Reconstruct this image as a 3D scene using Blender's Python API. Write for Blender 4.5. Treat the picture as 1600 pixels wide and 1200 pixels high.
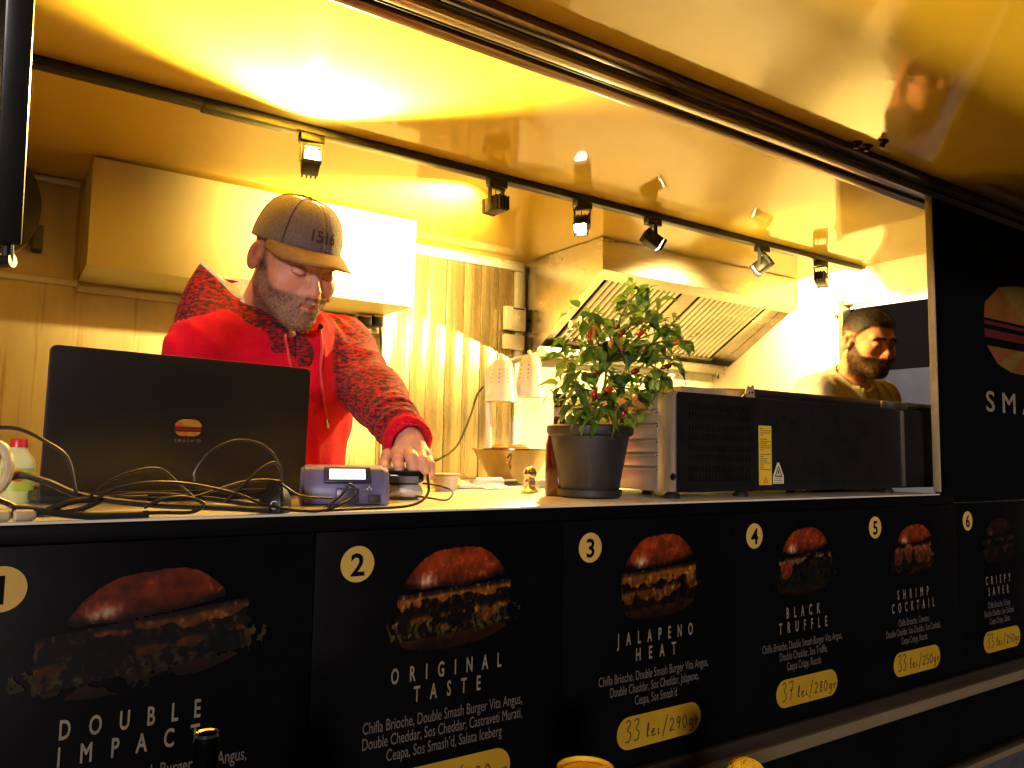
import bpy, bmesh, math, random
import numpy as np
from mathutils import Vector, Matrix

for o in list(bpy.data.objects):
    bpy.data.objects.remove(o, do_unlink=True)
scene = bpy.context.scene
C = scene.collection
R_ = math.radians

# ------------------------------------------------------------------ camera
CAM = Vector((0.0, -1.05, 1.70))
YAW, PITCH, ROLL, FPX = R_(33.7), R_(5.0), R_(1.0), 1200.0
FWD = Vector((math.sin(YAW) * math.cos(PITCH), math.cos(YAW) * math.cos(PITCH), math.sin(PITCH)))
_r0 = Vector((math.cos(YAW), -math.sin(YAW), 0))
_u0 = _r0.cross(FWD)
RGT = _r0 * math.cos(ROLL) + _u0 * math.sin(ROLL)
UPV = _u0 * math.cos(ROLL) - _r0 * math.sin(ROLL)
cam_data = bpy.data.cameras.new('camera')
cam_data.sensor_width = 36.0
cam_data.sensor_fit = 'HORIZONTAL'
cam_data.lens = 36.0 * FPX / 1600.0
cam_data.clip_start = 0.02
cam_data.clip_end = 2000
cam = bpy.data.objects.new('camera', cam_data)
C.objects.link(cam)
m = Matrix((RGT, UPV, -FWD)).transposed().to_4x4()
m.translation = CAM
cam.matrix_world = m
scene.camera = cam

# ------------------------------------------------------------------ night sky, distant front fill light, exposure
world = bpy.data.worlds.new('World')
scene.world = world
world.use_nodes = True
wn, wl = world.node_tree.nodes, world.node_tree.links
wn.clear()
sky = wn.new('ShaderNodeTexSky')
sky.sky_type = 'NISHITA'
sky.sun_disc = False
sky.sun_elevation = R_(-3.0)
sky.sun_rotation = R_(200)
bg = wn.new('ShaderNodeBackground')
bg.inputs['Strength'].default_value = 0.055
glow = wn.new('ShaderNodeMixRGB')
glow.blend_type = 'ADD'
glow.inputs['Fac'].default_value = 1.0
glow.inputs['Color2'].default_value = (0.16, 0.14, 0.115, 1)      # even town glow
out = wn.new('ShaderNodeOutputWorld')
wl.new(sky.outputs[0], glow.inputs['Color1'])
wl.new(glow.outputs[0], bg.inputs['Color'])
wl.new(bg.outputs[0], out.inputs['Surface'])
# the one distant light: a low, soft, slightly rosy light from the square, behind and left of the camera
sun_d = bpy.data.lights.new('sun', 'SUN')
sun_d.energy = 2.05
sun_d.angle = R_(9)
sun_d.color = (1.0, 0.86, 0.84)
sun = bpy.data.objects.new('sun', sun_d)
C.objects.link(sun)
SUN_EL, SUN_AZ = R_(6.0), R_(36.0)           # azimuth measured from -Y towards -X
to_sun = Vector((-math.sin(SUN_AZ) * math.cos(SUN_EL), -math.cos(SUN_AZ) * math.cos(SUN_EL), math.sin(SUN_EL)))
sun.rotation_euler = to_sun.to_track_quat('Z', 'Y').to_euler()
sky.sun_rotation = math.atan2(to_sun.x, to_sun.y)

scene.render.engine = 'CYCLES'
scene.view_settings.view_transform = 'Standard'
scene.view_settings.look = 'None'
scene.view_settings.exposure = 0.22
scene.view_settings.gamma = 1.0
scene.view_settings.use_curve_mapping = False
cy = scene.cycles
cy.use_denoising = True
cy.max_bounces = 10
cy.diffuse_bounces = 5
cy.glossy_bounces = 5
cy.transmission_bounces = 6
cy.sample_clamp_indirect = 6.0
cy.caustics_reflective = False
cy.caustics_refractive = False

LAMP = (1.0, 0.68, 0.20)     # colour of the warm track lamps


def at(px, py, d=None, X=None, Y=None, Z=None):
    """world point seen at a photograph pixel, at depth d or on the plane X / Y / Z"""
    v = FWD + RGT * ((px - 800) / FPX) + UPV * ((600 - py) / FPX)
    if d is None:
        if Y is not None: d = (Y - CAM.y) / v.y
        elif X is not None: d = (X - CAM.x) / v.x
        else: d = (Z - CAM.z) / v.z
    return CAM + v * d

# ------------------------------------------------------------------ object helpers
WM = {}


def link(o, parent=None):
    C.objects.link(o)
    mw = o.matrix_basis.copy()
    if parent is not None:
        o.parent = parent
        o.matrix_parent_inverse = WM[parent.name].inverted()
    WM[o.name] = mw
    return o


def tag(o, label=None, cat=None, group=None, kind=None):
    if label: o['label'] = label
    if cat: o['category'] = cat
    if group: o['group'] = group
    if kind: o['kind'] = kind
    return o


def thing(name, label, cat, loc=(0, 0, 0), group=None):
    o = bpy.data.objects.new(name, None)
    o.empty_display_size = 0.05
    o.location = loc
    link(o)
    return tag(o, label, cat, group)


class MB:
    def __init__(s):
        s.v, s.f = [], []

    def add(s, vs, fs):
        n = len(s.v)
        s.v += [tuple(p) for p in vs]
        s.f += [tuple(i + n for i in f) for f in fs]
        return s

    def box(s, x0, x1, y0, y1, z0, z1):
        v = [(x, y, z) for z in (z0, z1) for y in (y0, y1) for x in (x0, x1)]
        return s.add(v, [(0, 2, 3, 1), (4, 5, 7, 6), (0, 1, 5, 4), (2, 6, 7, 3), (0, 4, 6, 2), (1, 3, 7, 5)])

    def obox(s, c, ax, h):
        c = Vector(c)
        a = [Vector(x).normalized() * k for x, k in zip(ax, h)]
        v = [c + a[0] * i + a[1] * j + a[2] * k for k in (-1, 1) for j in (-1, 1) for i in (-1, 1)]
        return s.add(v, [(0, 2, 3, 1), (4, 5, 7, 6), (0, 1, 5, 4), (2, 6, 7, 3), (0, 4, 6, 2), (1, 3, 7, 5)])

    def bar(s, a, b, w, h, up=(0, 0, 1)):
        a, b = Vector(a), Vector(b)
        d = (b - a)
        x = d.cross(Vector(up)).normalized()
        y = x.cross(d).normalized()
        return s.obox((a + b) / 2, (d, x, y), (d.length / 2, w / 2, h / 2))

    def tube(s, pts, r, n=8, caps=True):
        pts = [Vector(p) for p in pts]
        m_ = len(pts)
        rr = r if isinstance(r, (list, tuple)) else [r] * m_
        t0 = (pts[1] - pts[0]).normalized()
        u = t0.orthogonal().normalized()
        vs, fs = [], []
        for i, p in enumerate(pts):
            t = (pts[min(i + 1, m_ - 1)] - pts[max(i - 1, 0)])
            if t.length < 1e-9: t = t0
            t.normalize()
            u = (u - t * u.dot(t))
            if u.length < 1e-6: u = t.orthogonal()
            u.normalize()
            w = t.cross(u)
            for k in range(n):
                a = 2 * math.pi * k / n
                vs.append(p + (u * math.cos(a) + w * math.sin(a)) * rr[i])
        for i in range(m_ - 1):
            for k in range(n):
                k2 = (k + 1) % n
                fs.append((i * n + k, i * n + k2, (i + 1) * n + k2, (i + 1) * n + k))
        if caps:
            fs.append(tuple(range(n - 1, -1, -1)))
            fs.append(tuple((m_ - 1) * n + k for k in range(n)))
        return s.add(vs, fs)

    def lathe(s, prof, o=(0, 0, 0), n=24, ax=None, sx=1.0, sy=1.0, caps=True):
        """prof: list of (radius, height); ax: optional 3 axes"""
        o = Vector(o)
        ax = [Vector(a) for a in (ax or ((1, 0, 0), (0, 1, 0), (0, 0, 1)))]
        vs, fs = [], []
        for r, z in prof:
            for k in range(n):
                a = 2 * math.pi * k / n
                vs.append(o + ax[0] * (r * math.cos(a) * sx) + ax[1] * (r * math.sin(a) * sy) + ax[2] * z)
        m_ = len(prof)
        for i in range(m_ - 1):
            for k in range(n):
                k2 = (k + 1) % n
                fs.append((i * n + k, i * n + k2, (i + 1) * n + k2, (i + 1) * n + k))
        if caps and prof[0][0] > 1e-6: fs.append(tuple(range(n - 1, -1, -1)))
        if caps and prof[-1][0] > 1e-6: fs.append(tuple((m_ - 1) * n + k for k in range(n)))
        return s.add(vs, fs)

    def prism(s, poly, a, b):
        """poly: list of 3D points, extruded from offset vector a to offset b"""
        a, b = Vector(a), Vector(b)
        n = len(poly)
        vs = [Vector(p) + a for p in poly] + [Vector(p) + b for p in poly]
        fs = [tuple(range(n - 1, -1, -1)), tuple(range(n, 2 * n))]
        fs += [(i, (i + 1) % n, n + (i + 1) % n, n + i) for i in range(n)]
        return s.add(vs, fs)

    def grid(s, rows):
        n = len(rows[0])
        vs = [p for r in rows for p in r]
        fs = [(i * n + j, i * n + j + 1, (i + 1) * n + j + 1, (i + 1) * n + j)
              for i in range(len(rows) - 1) for j in range(n - 1)]
        return s.add(vs, fs)

    def build(s, name, mat, parent=None, bevel=0, smooth=None, seg=2):
        me = bpy.data.meshes.new(name)
        me.from_pydata(s.v, [], s.f)
        bm = bmesh.new()
        bm.from_mesh(me)
        bmesh.ops.recalc_face_normals(bm, faces=bm.faces)
        if bevel:
            ed = [e for e in bm.edges if len(e.link_faces) == 2 and e.calc_face_angle(0) > 0.5]
            bmesh.ops.bevel(bm, geom=ed, offset=bevel, segments=seg, affect='EDGES', profile=0.5, clamp_overlap=True)
        bm.to_mesh(me)
        bm.free()
        if smooth is None: smooth = 35
        if smooth:
            me.polygons.foreach_set('use_smooth', [True] * len(me.polygons))
            me.set_sharp_from_angle(angle=R_(smooth))
        if mat: me.materials.append(mat)
        o = bpy.data.objects.new(name, me)
        return link(o, parent)


def part(name, mat, parent, *boxes, bevel=0, smooth=None):
    b = MB()
    for q in boxes: b.box(*q)
    return b.build(name, mat, parent, bevel, smooth)


def spline(pts, n=10):
    """Catmull-Rom through pts"""
    P = [Vector(p) for p in pts]
    P = [P[0] * 2 - P[1]] + P + [P[-1] * 2 - P[-2]]
    out_ = []
    for i in range(1, len(P) - 2):
        a, b, c, d = P[i - 1:i + 3]
        for k in range(n):
            t = k / n
            out_.append(0.5 * ((2 * b) + (c - a) * t + (2 * a - 5 * b + 4 * c - d) * t * t + (3 * b - a - 3 * c + d) * t ** 3))
    out_.append(P[-2])
    return out_


def mesh_text(name, txt, mat, parent, origin, xa, ya, size, xs=1.0, width=None, spacing=1.0, align='CENTER', bold=0.0, lift=0.0006, height=None):
    """flat lettering laid on a surface: origin = centre of the line, xa/ya = reading and up directions"""
    cu = bpy.data.curves.new('lettering', 'FONT')
    cu.body = txt
    cu.size = 1.0
    cu.space_character = spacing
    cu.offset = bold
    cu.resolution_u = 3
    tmp = bpy.data.objects.new('lettering_tmp', cu)
    C.objects.link(tmp)
    dg = bpy.context.evaluated_depsgraph_get()
    me = bpy.data.meshes.new_from_object(tmp.evaluated_get(dg))
    bpy.data.objects.remove(tmp, do_unlink=True)
    bpy.data.curves.remove(cu)
    n = len(me.vertices)
    co = np.empty(n * 3, dtype=np.float32)
    me.vertices.foreach_get('co', co)
    co = co.reshape(-1, 3)
    lo, hi = co.min(0), co.max(0)
    co[:, 0] -= (lo[0] + hi[0]) / 2 if align == 'CENTER' else (lo[0] if align == 'LEFT' else hi[0])
    co[:, 1] -= 0.36
    sy = size
    sx = size * xs
    if width: sx = width / max(1e-6, hi[0] - lo[0])
    xa, ya = np.array(Vector(xa).normalized()), np.array(Vector(ya).normalized())
    nz = np.cross(xa, ya)
    w = np.array(origin)[None] + co[:, :1] * sx * xa[None] + co[:, 1:2] * sy * ya[None] + lift * nz[None]
    me.vertices.foreach_set('co', w.astype(np.float32).ravel())
    me.update()
    me.name = name
    me.materials.clear()
    me.materials.append(mat)
    o = bpy.data.objects.new(name, me)
    return link(o, parent)

# ------------------------------------------------------------------ materials


def mat(name, col, rough=0.5, metal=0.0, var=0.12, scale=12.0, bump=0.0, bscale=None, stretch=(1, 1, 1), coat=0.0,
        col2=None, rvar=0.15, spec=0.5, trans=0.0, sheen=0.0, detail=5.0, emit=None, estr=0.0, sss=0.0):
    m_ = bpy.data.materials.new(name)
    m_.use_nodes = True
    nt = m_.node_tree
    n, l = nt.nodes, nt.links
    b = n['Principled BSDF']
    tc = n.new('ShaderNodeTexCoord')
    mp = n.new('ShaderNodeMapping')
    mp.inputs['Scale'].default_value = stretch
    l.new(tc.outputs['Object'], mp.inputs['Vector'])
    nz = n.new('ShaderNodeTexNoise')
    nz.inputs['Scale'].default_value = scale
    nz.inputs['Detail'].default_value = detail
    nz.inputs['Roughness'].default_value = 0.6
    l.new(mp.outputs[0], nz.inputs['Vector'])
    c2 = col2 or tuple(max(0, c * (1 - 3 * var)) for c in col)
    cr = n.new('ShaderNodeValToRGB')
    cr.color_ramp.elements[0].position = 0.3
    cr.color_ramp.elements[1].position = 0.7
    cr.color_ramp.elements[0].color = (*c2, 1)
    cr.color_ramp.elements[1].color = (*col, 1)
    l.new(nz.outputs['Fac'], cr.inputs['Fac'])
    l.new(cr.outputs[0], b.inputs['Base Color'])
    rr = n.new('ShaderNodeMapRange')
    rr.inputs['To Min'].default_value = max(0.02, rough - rvar * rough)
    rr.inputs['To Max'].default_value = min(1, rough + rvar * rough)
    l.new(nz.outputs['Fac'], rr.inputs['Value'])
    l.new(rr.outputs[0], b.inputs['Roughness'])
    b.inputs['Metallic'].default_value = metal
    b.inputs['Specular IOR Level'].default_value = spec
    b.inputs['Coat Weight'].default_value = coat
    b.inputs['Transmission Weight'].default_value = trans
    b.inputs['Sheen Weight'].default_value = sheen
    if sss:
        b.inputs['Subsurface Weight'].default_value = sss
        b.inputs['Subsurface Radius'].default_value = (0.012, 0.005, 0.003)
        b.inputs['Subsurface Scale'].default_value = 0.5
    if emit:
        b.inputs['Emission Color'].default_value = (*emit, 1)
        b.inputs['Emission Strength'].default_value = estr
    if bump:
        nb = nz
        if bscale:
            nb = n.new('ShaderNodeTexNoise')
            nb.inputs['Scale'].default_value = bscale
            nb.inputs['Detail'].default_value = 4
            l.new(mp.outputs[0], nb.inputs['Vector'])
        bp = n.new('ShaderNodeBump')
        bp.inputs['Strength'].default_value = bump
        bp.inputs['Distance'].default_value = 0.01
        l.new(nb.outputs['Fac'], bp.inputs['Height'])
        l.new(bp.outputs[0], b.inputs['Normal'])
    return m_


def vcol_mat(name, rough=0.5, bump=0.0, bscale=200, sss=0.0, spec=0.4, sheen=0.0):
    """colour read from the mesh's own colour attribute (prints, skin)"""
    m_ = bpy.data.materials.new(name)
    m_.use_nodes = True
    n, l = m_.node_tree.nodes, m_.node_tree.links
    b = n['Principled BSDF']
    a = n.new('ShaderNodeAttribute')
    a.attribute_name = 'Col'
    l.new(a.outputs['Color'], b.inputs['Base Color'])
    b.inputs['Roughness'].default_value = rough
    b.inputs['Specular IOR Level'].default_value = spec
    b.inputs['Sheen Weight'].default_value = sheen
    if sss:
        b.inputs['Subsurface Weight'].default_value = sss
        b.inputs['Subsurface Radius'].default_value = (0.012, 0.005, 0.003)
        b.inputs['Subsurface Scale'].default_value = 0.4
    if bump:
        tc = n.new('ShaderNodeTexCoord')
        nb = n.new('ShaderNodeTexNoise')
        nb.inputs['Scale'].default_value = bscale
        nb.inputs['Detail'].default_value = 4
        l.new(tc.outputs['Object'], nb.inputs['Vector'])
        bp = n.new('ShaderNodeBump')
        bp.inputs['Strength'].default_value = bump
        bp.inputs['Distance'].default_value = 0.004
        l.new(nb.outputs['Fac'], bp.inputs['Height'])
        l.new(bp.outputs[0], b.inputs['Normal'])
    return m_


M = {}
M['ceiling'] = mat('lamp_tinted_panel', (0.80, 0.555, 0.075), 0.07, var=0.05, scale=2.0, bump=0.05, bscale=11, spec=0.42, rvar=0.5)  # white panels coloured amber: the lamps' warm light put into the colour
M['wall'] = mat('white_wall_panel', (0.80, 0.74, 0.56), 0.28, var=0.07, scale=3.0, bump=0.05, bscale=25, stretch=(1, 1, 0.25))
M['stained'] = mat('stained_cream_wall', (0.76, 0.65, 0.40), 0.32, var=0.12, scale=6.0, bump=0.05, bscale=30, stretch=(1, 1, 0.12))
M['cab'] = mat('cabinet_white', (0.62, 0.56, 0.31), 0.38, var=0.03, scale=5, bump=0.03, bscale=60)
M['jamb'] = mat('jamb_edge', (0.30, 0.25, 0.15), 0.4, var=0.1, scale=20)
M['trim'] = mat('white_trim', (0.80, 0.77, 0.70), 0.35, var=0.05, scale=20)
M['steel'] = mat('brushed_steel', (0.66, 0.64, 0.60), 0.30, 1.0, var=0.12, scale=14, bump=0.10, bscale=40, stretch=(1, 1, 0.10), rvar=0.35)
M['panelsteel'] = mat('streaked_steel', (0.66, 0.54, 0.30), 0.27, 0.78, var=0.17, scale=22, bump=0.22, bscale=46, stretch=(1.4, 1.4, 0.06), rvar=0.4)
M['hoodsteel'] = mat('hood_steel', (0.62, 0.58, 0.52), 0.25, 1.0, var=0.10, scale=10, bump=0.06, bscale=50, stretch=(0.15, 1, 1), rvar=0.4)
M['alu'] = mat('aluminium', (0.62, 0.58, 0.54), 0.30, 1.0, var=0.10, scale=25, stretch=(0.1, 1, 1))
M['alu_dark'] = mat('bronze_aluminium', (0.22, 0.15, 0.11), 0.32, 0.9, var=0.12, scale=25, stretch=(0.1, 1, 1))
M['rubber'] = mat('black_rubber', (0.012, 0.011, 0.011), 0.55, var=0.1, scale=40)
M['black'] = mat('black_paint', (0.010, 0.010, 0.011), 0.32, var=0.1, scale=6, bump=0.02, bscale=40)
M['vinyl'] = mat('black_vinyl', (0.0025, 0.0025, 0.003), 0.42, var=0.15, scale=7, bump=0.02, bscale=30, spec=0.10)
M['matblack'] = mat('matte_black_metal', (0.008, 0.0075, 0.0075), 0.42, var=0.12, scale=30, bump=0.02, bscale=300, spec=0.3)
M['darkgrey'] = mat('dark_grey', (0.05, 0.05, 0.055), 0.5, var=0.12, scale=20)
M['counter'] = mat('counter_laminate', (0.74, 0.66, 0.52), 0.33, var=0.10, scale=9, bump=0.03, bscale=60)
M['chrome'] = mat('chrome', (0.8, 0.78, 0.76), 0.08, 1.0, var=0.03, scale=10)
M['asphalt'] = mat('asphalt', (0.05, 0.048, 0.046), 0.85, var=0.2, scale=60, bump=0.4, bscale=180)
M['white_plastic'] = mat('white_plastic', (0.75, 0.73, 0.68), 0.4, var=0.04, scale=30)
M['gold'] = mat('yellow_print', (0.52, 0.33, 0.07), 0.45, var=0.06, scale=15)
M['pill'] = mat('yellow_price_sticker', (0.36, 0.21, 0.008), 0.5, var=0.05, scale=12)
M['ink'] = mat('marker_ink', (0.02, 0.012, 0.015), 0.6, var=0.05, scale=50)
M['letter'] = mat('cream_lettering', (0.20, 0.165, 0.11), 0.5, var=0.10, scale=30)
M['letter_dim'] = mat('grey_lettering', (0.115, 0.10, 0.082), 0.5, var=0.10, scale=30)
# drips and splashes run down the left part of the back wall
_nt = M['stained'].node_tree
_b = _nt.nodes['Principled BSDF']
_src = _b.inputs['Base Color'].links[0].from_socket
_tc = _nt.nodes.new('ShaderNodeTexCoord'); _mp = _nt.nodes.new('ShaderNodeMapping'); _mp.inputs['Scale'].default_value = (1, 1, 0.05)
_nz = _nt.nodes.new('ShaderNodeTexNoise'); _nz.inputs['Scale'].default_value = 34; _nz.inputs['Detail'].default_value = 3
_cr = _nt.nodes.new('ShaderNodeValToRGB'); _cr.color_ramp.elements[0].position = 0.60; _cr.color_ramp.elements[1].position = 0.70
_cr.color_ramp.elements[0].color = (1, 1, 1, 1); _cr.color_ramp.elements[1].color = (0.66, 0.52, 0.34, 1)
_mx = _nt.nodes.new('ShaderNodeMixRGB'); _mx.blend_type = 'MULTIPLY'; _mx.inputs['Fac'].default_value = 1.0
_nt.links.new(_tc.outputs['Object'], _mp.inputs['Vector']); _nt.links.new(_mp.outputs[0], _nz.inputs['Vector'])
_nt.links.new(_nz.outputs['Fac'], _cr.inputs['Fac']); _nt.links.new(_src, _mx.inputs['Color1']); _nt.links.new(_cr.outputs[0], _mx.inputs['Color2'])
_nt.links.new(_mx.outputs[0], _b.inputs['Base Color'])
M['print'] = vcol_mat('printed_picture', 0.42)
# ------------------------------------------------------------------ ground
g = MB()
g.grid([[(-300, -300, 0), (300, -300, 0)], [(-300, 300, 0), (300, 300, 0)]])
tag(g.build('ground', M['asphalt'], smooth=0), kind='structure')

# ------------------------------------------------------------------ the food trailer
ZC, YB, XE = 2.58, 1.87, 3.28          # ceiling height, back wall, right end wall
CT = 1.61                              # counter top
TR = thing('food_trailer', 'black burger food trailer with open serving hatch and lit yellow interior', 'food trailer', (1.0, 0.9, 0))
part('floor', M['darkgrey'], TR, (-1.3, 3.36, 0.05, 1.93, 0.58, 0.62))
part('back_wall', M['stained'], TR, (-1.3, 3.36, YB, YB + 0.05, 0.62, 2.66))
part('left_wall', M['wall'], TR, (-1.32, -1.25, 0.05, YB, 0.62, ZC))
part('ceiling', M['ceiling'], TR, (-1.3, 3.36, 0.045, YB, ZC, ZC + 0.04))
part('roof', M['black'], TR, (-1.34, 3.38, -0.004, 1.95, ZC + 0.085, ZC + 0.12))
# right end wall with its doorway
DY0, DY1, DZ = 0.12, 1.07, 2.425
ew = part('end_wall', M['wall'], TR, (XE, XE + 0.05, DY1, YB, 0.62, ZC), (XE, XE + 0.05, DY0, DY1, DZ, ZC), (XE, XE + 0.05, 0.05, DY0, 0.62, ZC))
part('door_frame', M['alu'], ew, (XE - 0.012, XE + 0.05, DY1 - 0.012, DY1 + 0.012, 0.64, DZ + 0.012), (XE - 0.010, XE + 0.05, DY0, DY1 - 0.014, DZ - 0.012, DZ + 0.010))
M['greytile'] = mat('grey_block', (0.30, 0.29, 0.30), 0.7, var=0.08, scale=6)
LWL = thing('low_wall', 'pale grey low block wall seen outside the doorway', 'wall', (5.2, 1.7, 0))
for r_ in range(7):
    for c_ in range(5):
        part('block', M['greytile'], LWL, (5.1, 5.3, -0.2 + c_ * 0.60 + 0.15 * (r_ % 2), 0.395 + c_ * 0.60 + 0.15 * (r_ % 2), r_ * 0.33 + 0.002, r_ * 0.33 + 0.325), bevel=0.006)
kb = MB()
kc = at(1310, 495, X=XE)
kb.lathe([(0.0, 0), (0.017, 0), (0.018, 0.006), (0.010, 0.012), (0.007, 0.02), (0, 0.022)], kc, 16, ax=((0, 1, 0), (0, 0, 1), (-1, 0, 0)))
kb.build('door_catch', M['chrome'], ew)

# trim on the back wall
part('wall_trim', M['trim'], TR, (-1.25, 0.19, YB - 0.016, YB - 0.001, 2.222, 2.243), (0.19, 1.31, YB - 0.016, YB - 0.001, 2.205, 2.228), bevel=0.003)
part('ceiling_trim', M['trim'], TR, (1.29, 1.985, YB - 0.030, YB - 0.002, 2.530, 2.562), bevel=0.004)
part('ceiling_trim', M['trim'], TR, (-1.25, 0.18, YB - 0.022, YB - 0.002, 2.556, 2.577), bevel=0.004)
part('corner_trim', M['trim'], TR, (1.945, 1.985, YB - 0.026, YB - 0.002, 1.57, 2.528), bevel=0.004)
part('corner_trim', M['trim'], TR, (1.285, 1.318, YB - 0.026, YB - 0.002, 1.57, 2.202), bevel=0.004)
# streaked steel cladding strips on the back wall
x = 1.322
for i, w in enumerate((0.10, 0.075, 0.092, 0.088, 0.088, 0.092, 0.084)):
    part('cladding_panel', M['panelsteel'], TR, (x + 0.001, x + w - 0.0015, YB - 0.012 - 0.0015 * (i % 2), YB - 0.001, 1.57, 2.53), bevel=0.002)
    x += w
# splash-back behind the grill, under the hood
part('splashback', M['wall'], TR, (1.99, XE - 0.002, YB - 0.010, YB - 0.001, 1.57, 2.57))

# outer skin
part('outer_wall', M['vinyl'], TR, (2.0345, 3.38, 0.0, 0.010, 1.585, 2.43))
part('outer_wall', M['vinyl'], TR, (-1.34, -0.45, 0.0, 0.045, 1.60, 2.43))
part('header', M['black'], TR, (-1.34, 3.38, 0.0, 0.045, 2.432, ZC + 0.083))
part('lower_wall', M['vinyl'], TR, (-1.34, 3.38, 0.006, 0.045, 0.70, 1.583))
part('tail_wall', M['black'], TR, (3.362, 3.385, DY1 + .02, 1.94, 0.70, ZC + 0.083))
# cream jamb of the serving opening
part('jamb', M['jamb'], TR, (2.028, 2.034, -0.007, 0.012, CT + 0.004, 2.395), bevel=0.002)
# rails of the opening: dark seal, aluminium channel, bronze strip
part('hinge_rail', M['alu_dark'], TR, (-1.34, 3.38, -0.034, -0.002, 2.418, 2.440), bevel=0.003)
part('channel_rail', M['alu'], TR, (-1.34, 2.90, -0.004, 0.018, 2.396, 2.4165), bevel=0.003)
part('seal_rail', M['rubber'], TR, (-1.34, 2.80, 0.0185, 0.032, 2.400, 2.430), bevel=0.003)
part('bronze_rail', M['alu_dark'], TR, (-0.5, 3.2, 0.0325, 0.060, 2.392, 2.428), bevel=0.003)

# counter: laminate top on a black body
ct = part('counter', M['vinyl'], TR, (-0.70, 2.10, -0.0055, 0.60, CT - 0.0265, CT - 0.004), bevel=0.003)
part('counter_top', M['counter'], ct, (-0.70, 2.024, -0.0075, 0.601, CT - 0.0035, CT), bevel=0.001)
part('back_counter', M['counter'], TR, (0.80, XE - 0.01, 1.12, YB - 0.03, 1.535, 1.575), bevel=0.004)
part('back_cabinet', M['steel'], TR, (0.84, XE - 0.03, 1.16, YB - 0.035, 0.625, 1.533))

# bottom trims of the menu front
part('lower_trim', M['alu_dark'], TR, (-1.34, 3.38, -0.016, 0.005, 1.122, 1.148), bevel=0.003)
M['brass'] = mat('dull_gold_trim', (0.36, 0.27, 0.14), 0.42, 0.6, var=0.12, scale=20, stretch=(0.08, 1, 1))
part('lower_trim', M['brass'], TR, (-1.34, 3.38, -0.022, 0.005, 1.094, 1.1205), bevel=0.003)
part('sill_trim', M['brass'], TR, (-1.34, 3.38, -0.030, 0.005, 0.915, 0.932), bevel=0.003)
part('skirt', M['darkgrey'], TR, (-1.34, 3.38, -0.012, 0.005, 0.845, 0.914))
for wx in (0.2, 1.6):
    w = MB().lathe([(0.0, -0.09), (0.20, -0.09), (0.31, -0.08), (0.325, -0.04), (0.325, 0.04), (0.31, 0.08), (0.2, 0.09), (0, 0.09)], (wx, 0.16, 0.325), 32, ax=((1, 0, 0), (0, 0, 1), (0, 1, 0)))
    wo = w.build('wheel', M['rubber'], TR)
    MB().lathe([(0.0, 0.095), (0.12, 0.094), (0.19, 0.091), (0.19, 0.1)], (wx, 0.16, 0.325), 24, ax=((1, 0, 0), (0, 0, 1), (0, -1, 0))).build('rim', M['alu'], wo)

# the raised hatch flap, its outer lip, and its bolts
FA, FL = R_(13.7), 0.615
def flap(x, s, t):
    """x along, s outwards from the hinge, t below the underside"""
    return Vector((x, -0.036 - s * math.cos(FA) - t * math.sin(FA), 2.432 - s * math.sin(FA) + t * -math.cos(FA)))
hb = MB()
hb.add([flap(a, b, c) for c in (0, -0.03) for b in (0.0, FL) for a in (-1.3, 3.3)],
       [(0, 1, 3, 2), (4, 6, 7, 5), (0, 4, 5, 1), (2, 3, 7, 6), (0, 2, 6, 4), (1, 5, 7, 3)])
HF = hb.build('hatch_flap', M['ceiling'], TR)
eb = MB()
eb.add([flap(a, b, c) for c in (0.006, -0.034) for b in (FL + 0.001, FL + 0.03) for a in (-1.3, 3.3)],
       [(0, 1, 3, 2), (4, 6, 7, 5), (0, 4, 5, 1), (2, 3, 7, 6), (0, 2, 6, 4), (1, 5, 7, 3)])
eb.build('flap_edge', M['rubber'], HF)
for px, py in ((1340, 221), (1356, 226), (1380, 219)):
    # solve s on the flap plane
    v = (at(px, py, d=1.0) - CAM)
    n = Vector((0, math.sin(FA), -math.cos(FA)))
    p0 = flap(0, 0, 0)
    k = (p0 - CAM).dot(n) / v.dot(n)
    MB().lathe([(0, 0), (0.011, 0), (0.012, 0.004), (0.007, 0.008), (0.006, 0.016), (0, 0.017)], CAM + v * k, 12,
               ax=((1, 0, 0), (0, math.cos(FA), math.sin(FA)), n)).build('bolt', M['matblack'], HF)

# two black lifting struts of the flap at the left
def strut(a, b, w, h):
    return MB().bar(a, b, w, h, up=(0, 1, 0)).build('strut', M['black'], TR, bevel=0.003)
s1a, s1b = at(40, -160, d=0.80), at(12, 380, d=0.86)
strut(s1a, s1b, 0.026, 0.030)
strut(at(0, -160, d=0.84), at(-28, 420, d=0.90), 0.022, 0.026)
jb = MB().tube([s1b, at(12, 412, d=0.862)], 0.006, 10)
jb.tube([at(-60, 409, d=0.862), at(20, 407, d=0.862)], 0.008, 12)
jb.build('strut_joint', M['black'], TR)

# ------------------------------------------------------------------ menu panels on the front
FY = -0.0045


def ribbon(b, pts, w, y):
    P = spline([(p[0], p[1], 0) for p in pts], 6)
    rows = []
    for i, p in enumerate(P):
        t = P[min(i + 1, len(P) - 1)] - P[max(i - 1, 0)]
        nn = Vector((-t.y, t.x, 0))
        nn = nn.normalized() if nn.length > 1e-9 else Vector((0, 1, 0))
        rows.append([(p.x + nn.x * w / 2, y, p.y + nn.y * w / 2), (p.x - nn.x * w / 2, y, p.y - nn.y * w / 2)])
    b.grid(rows)


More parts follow.
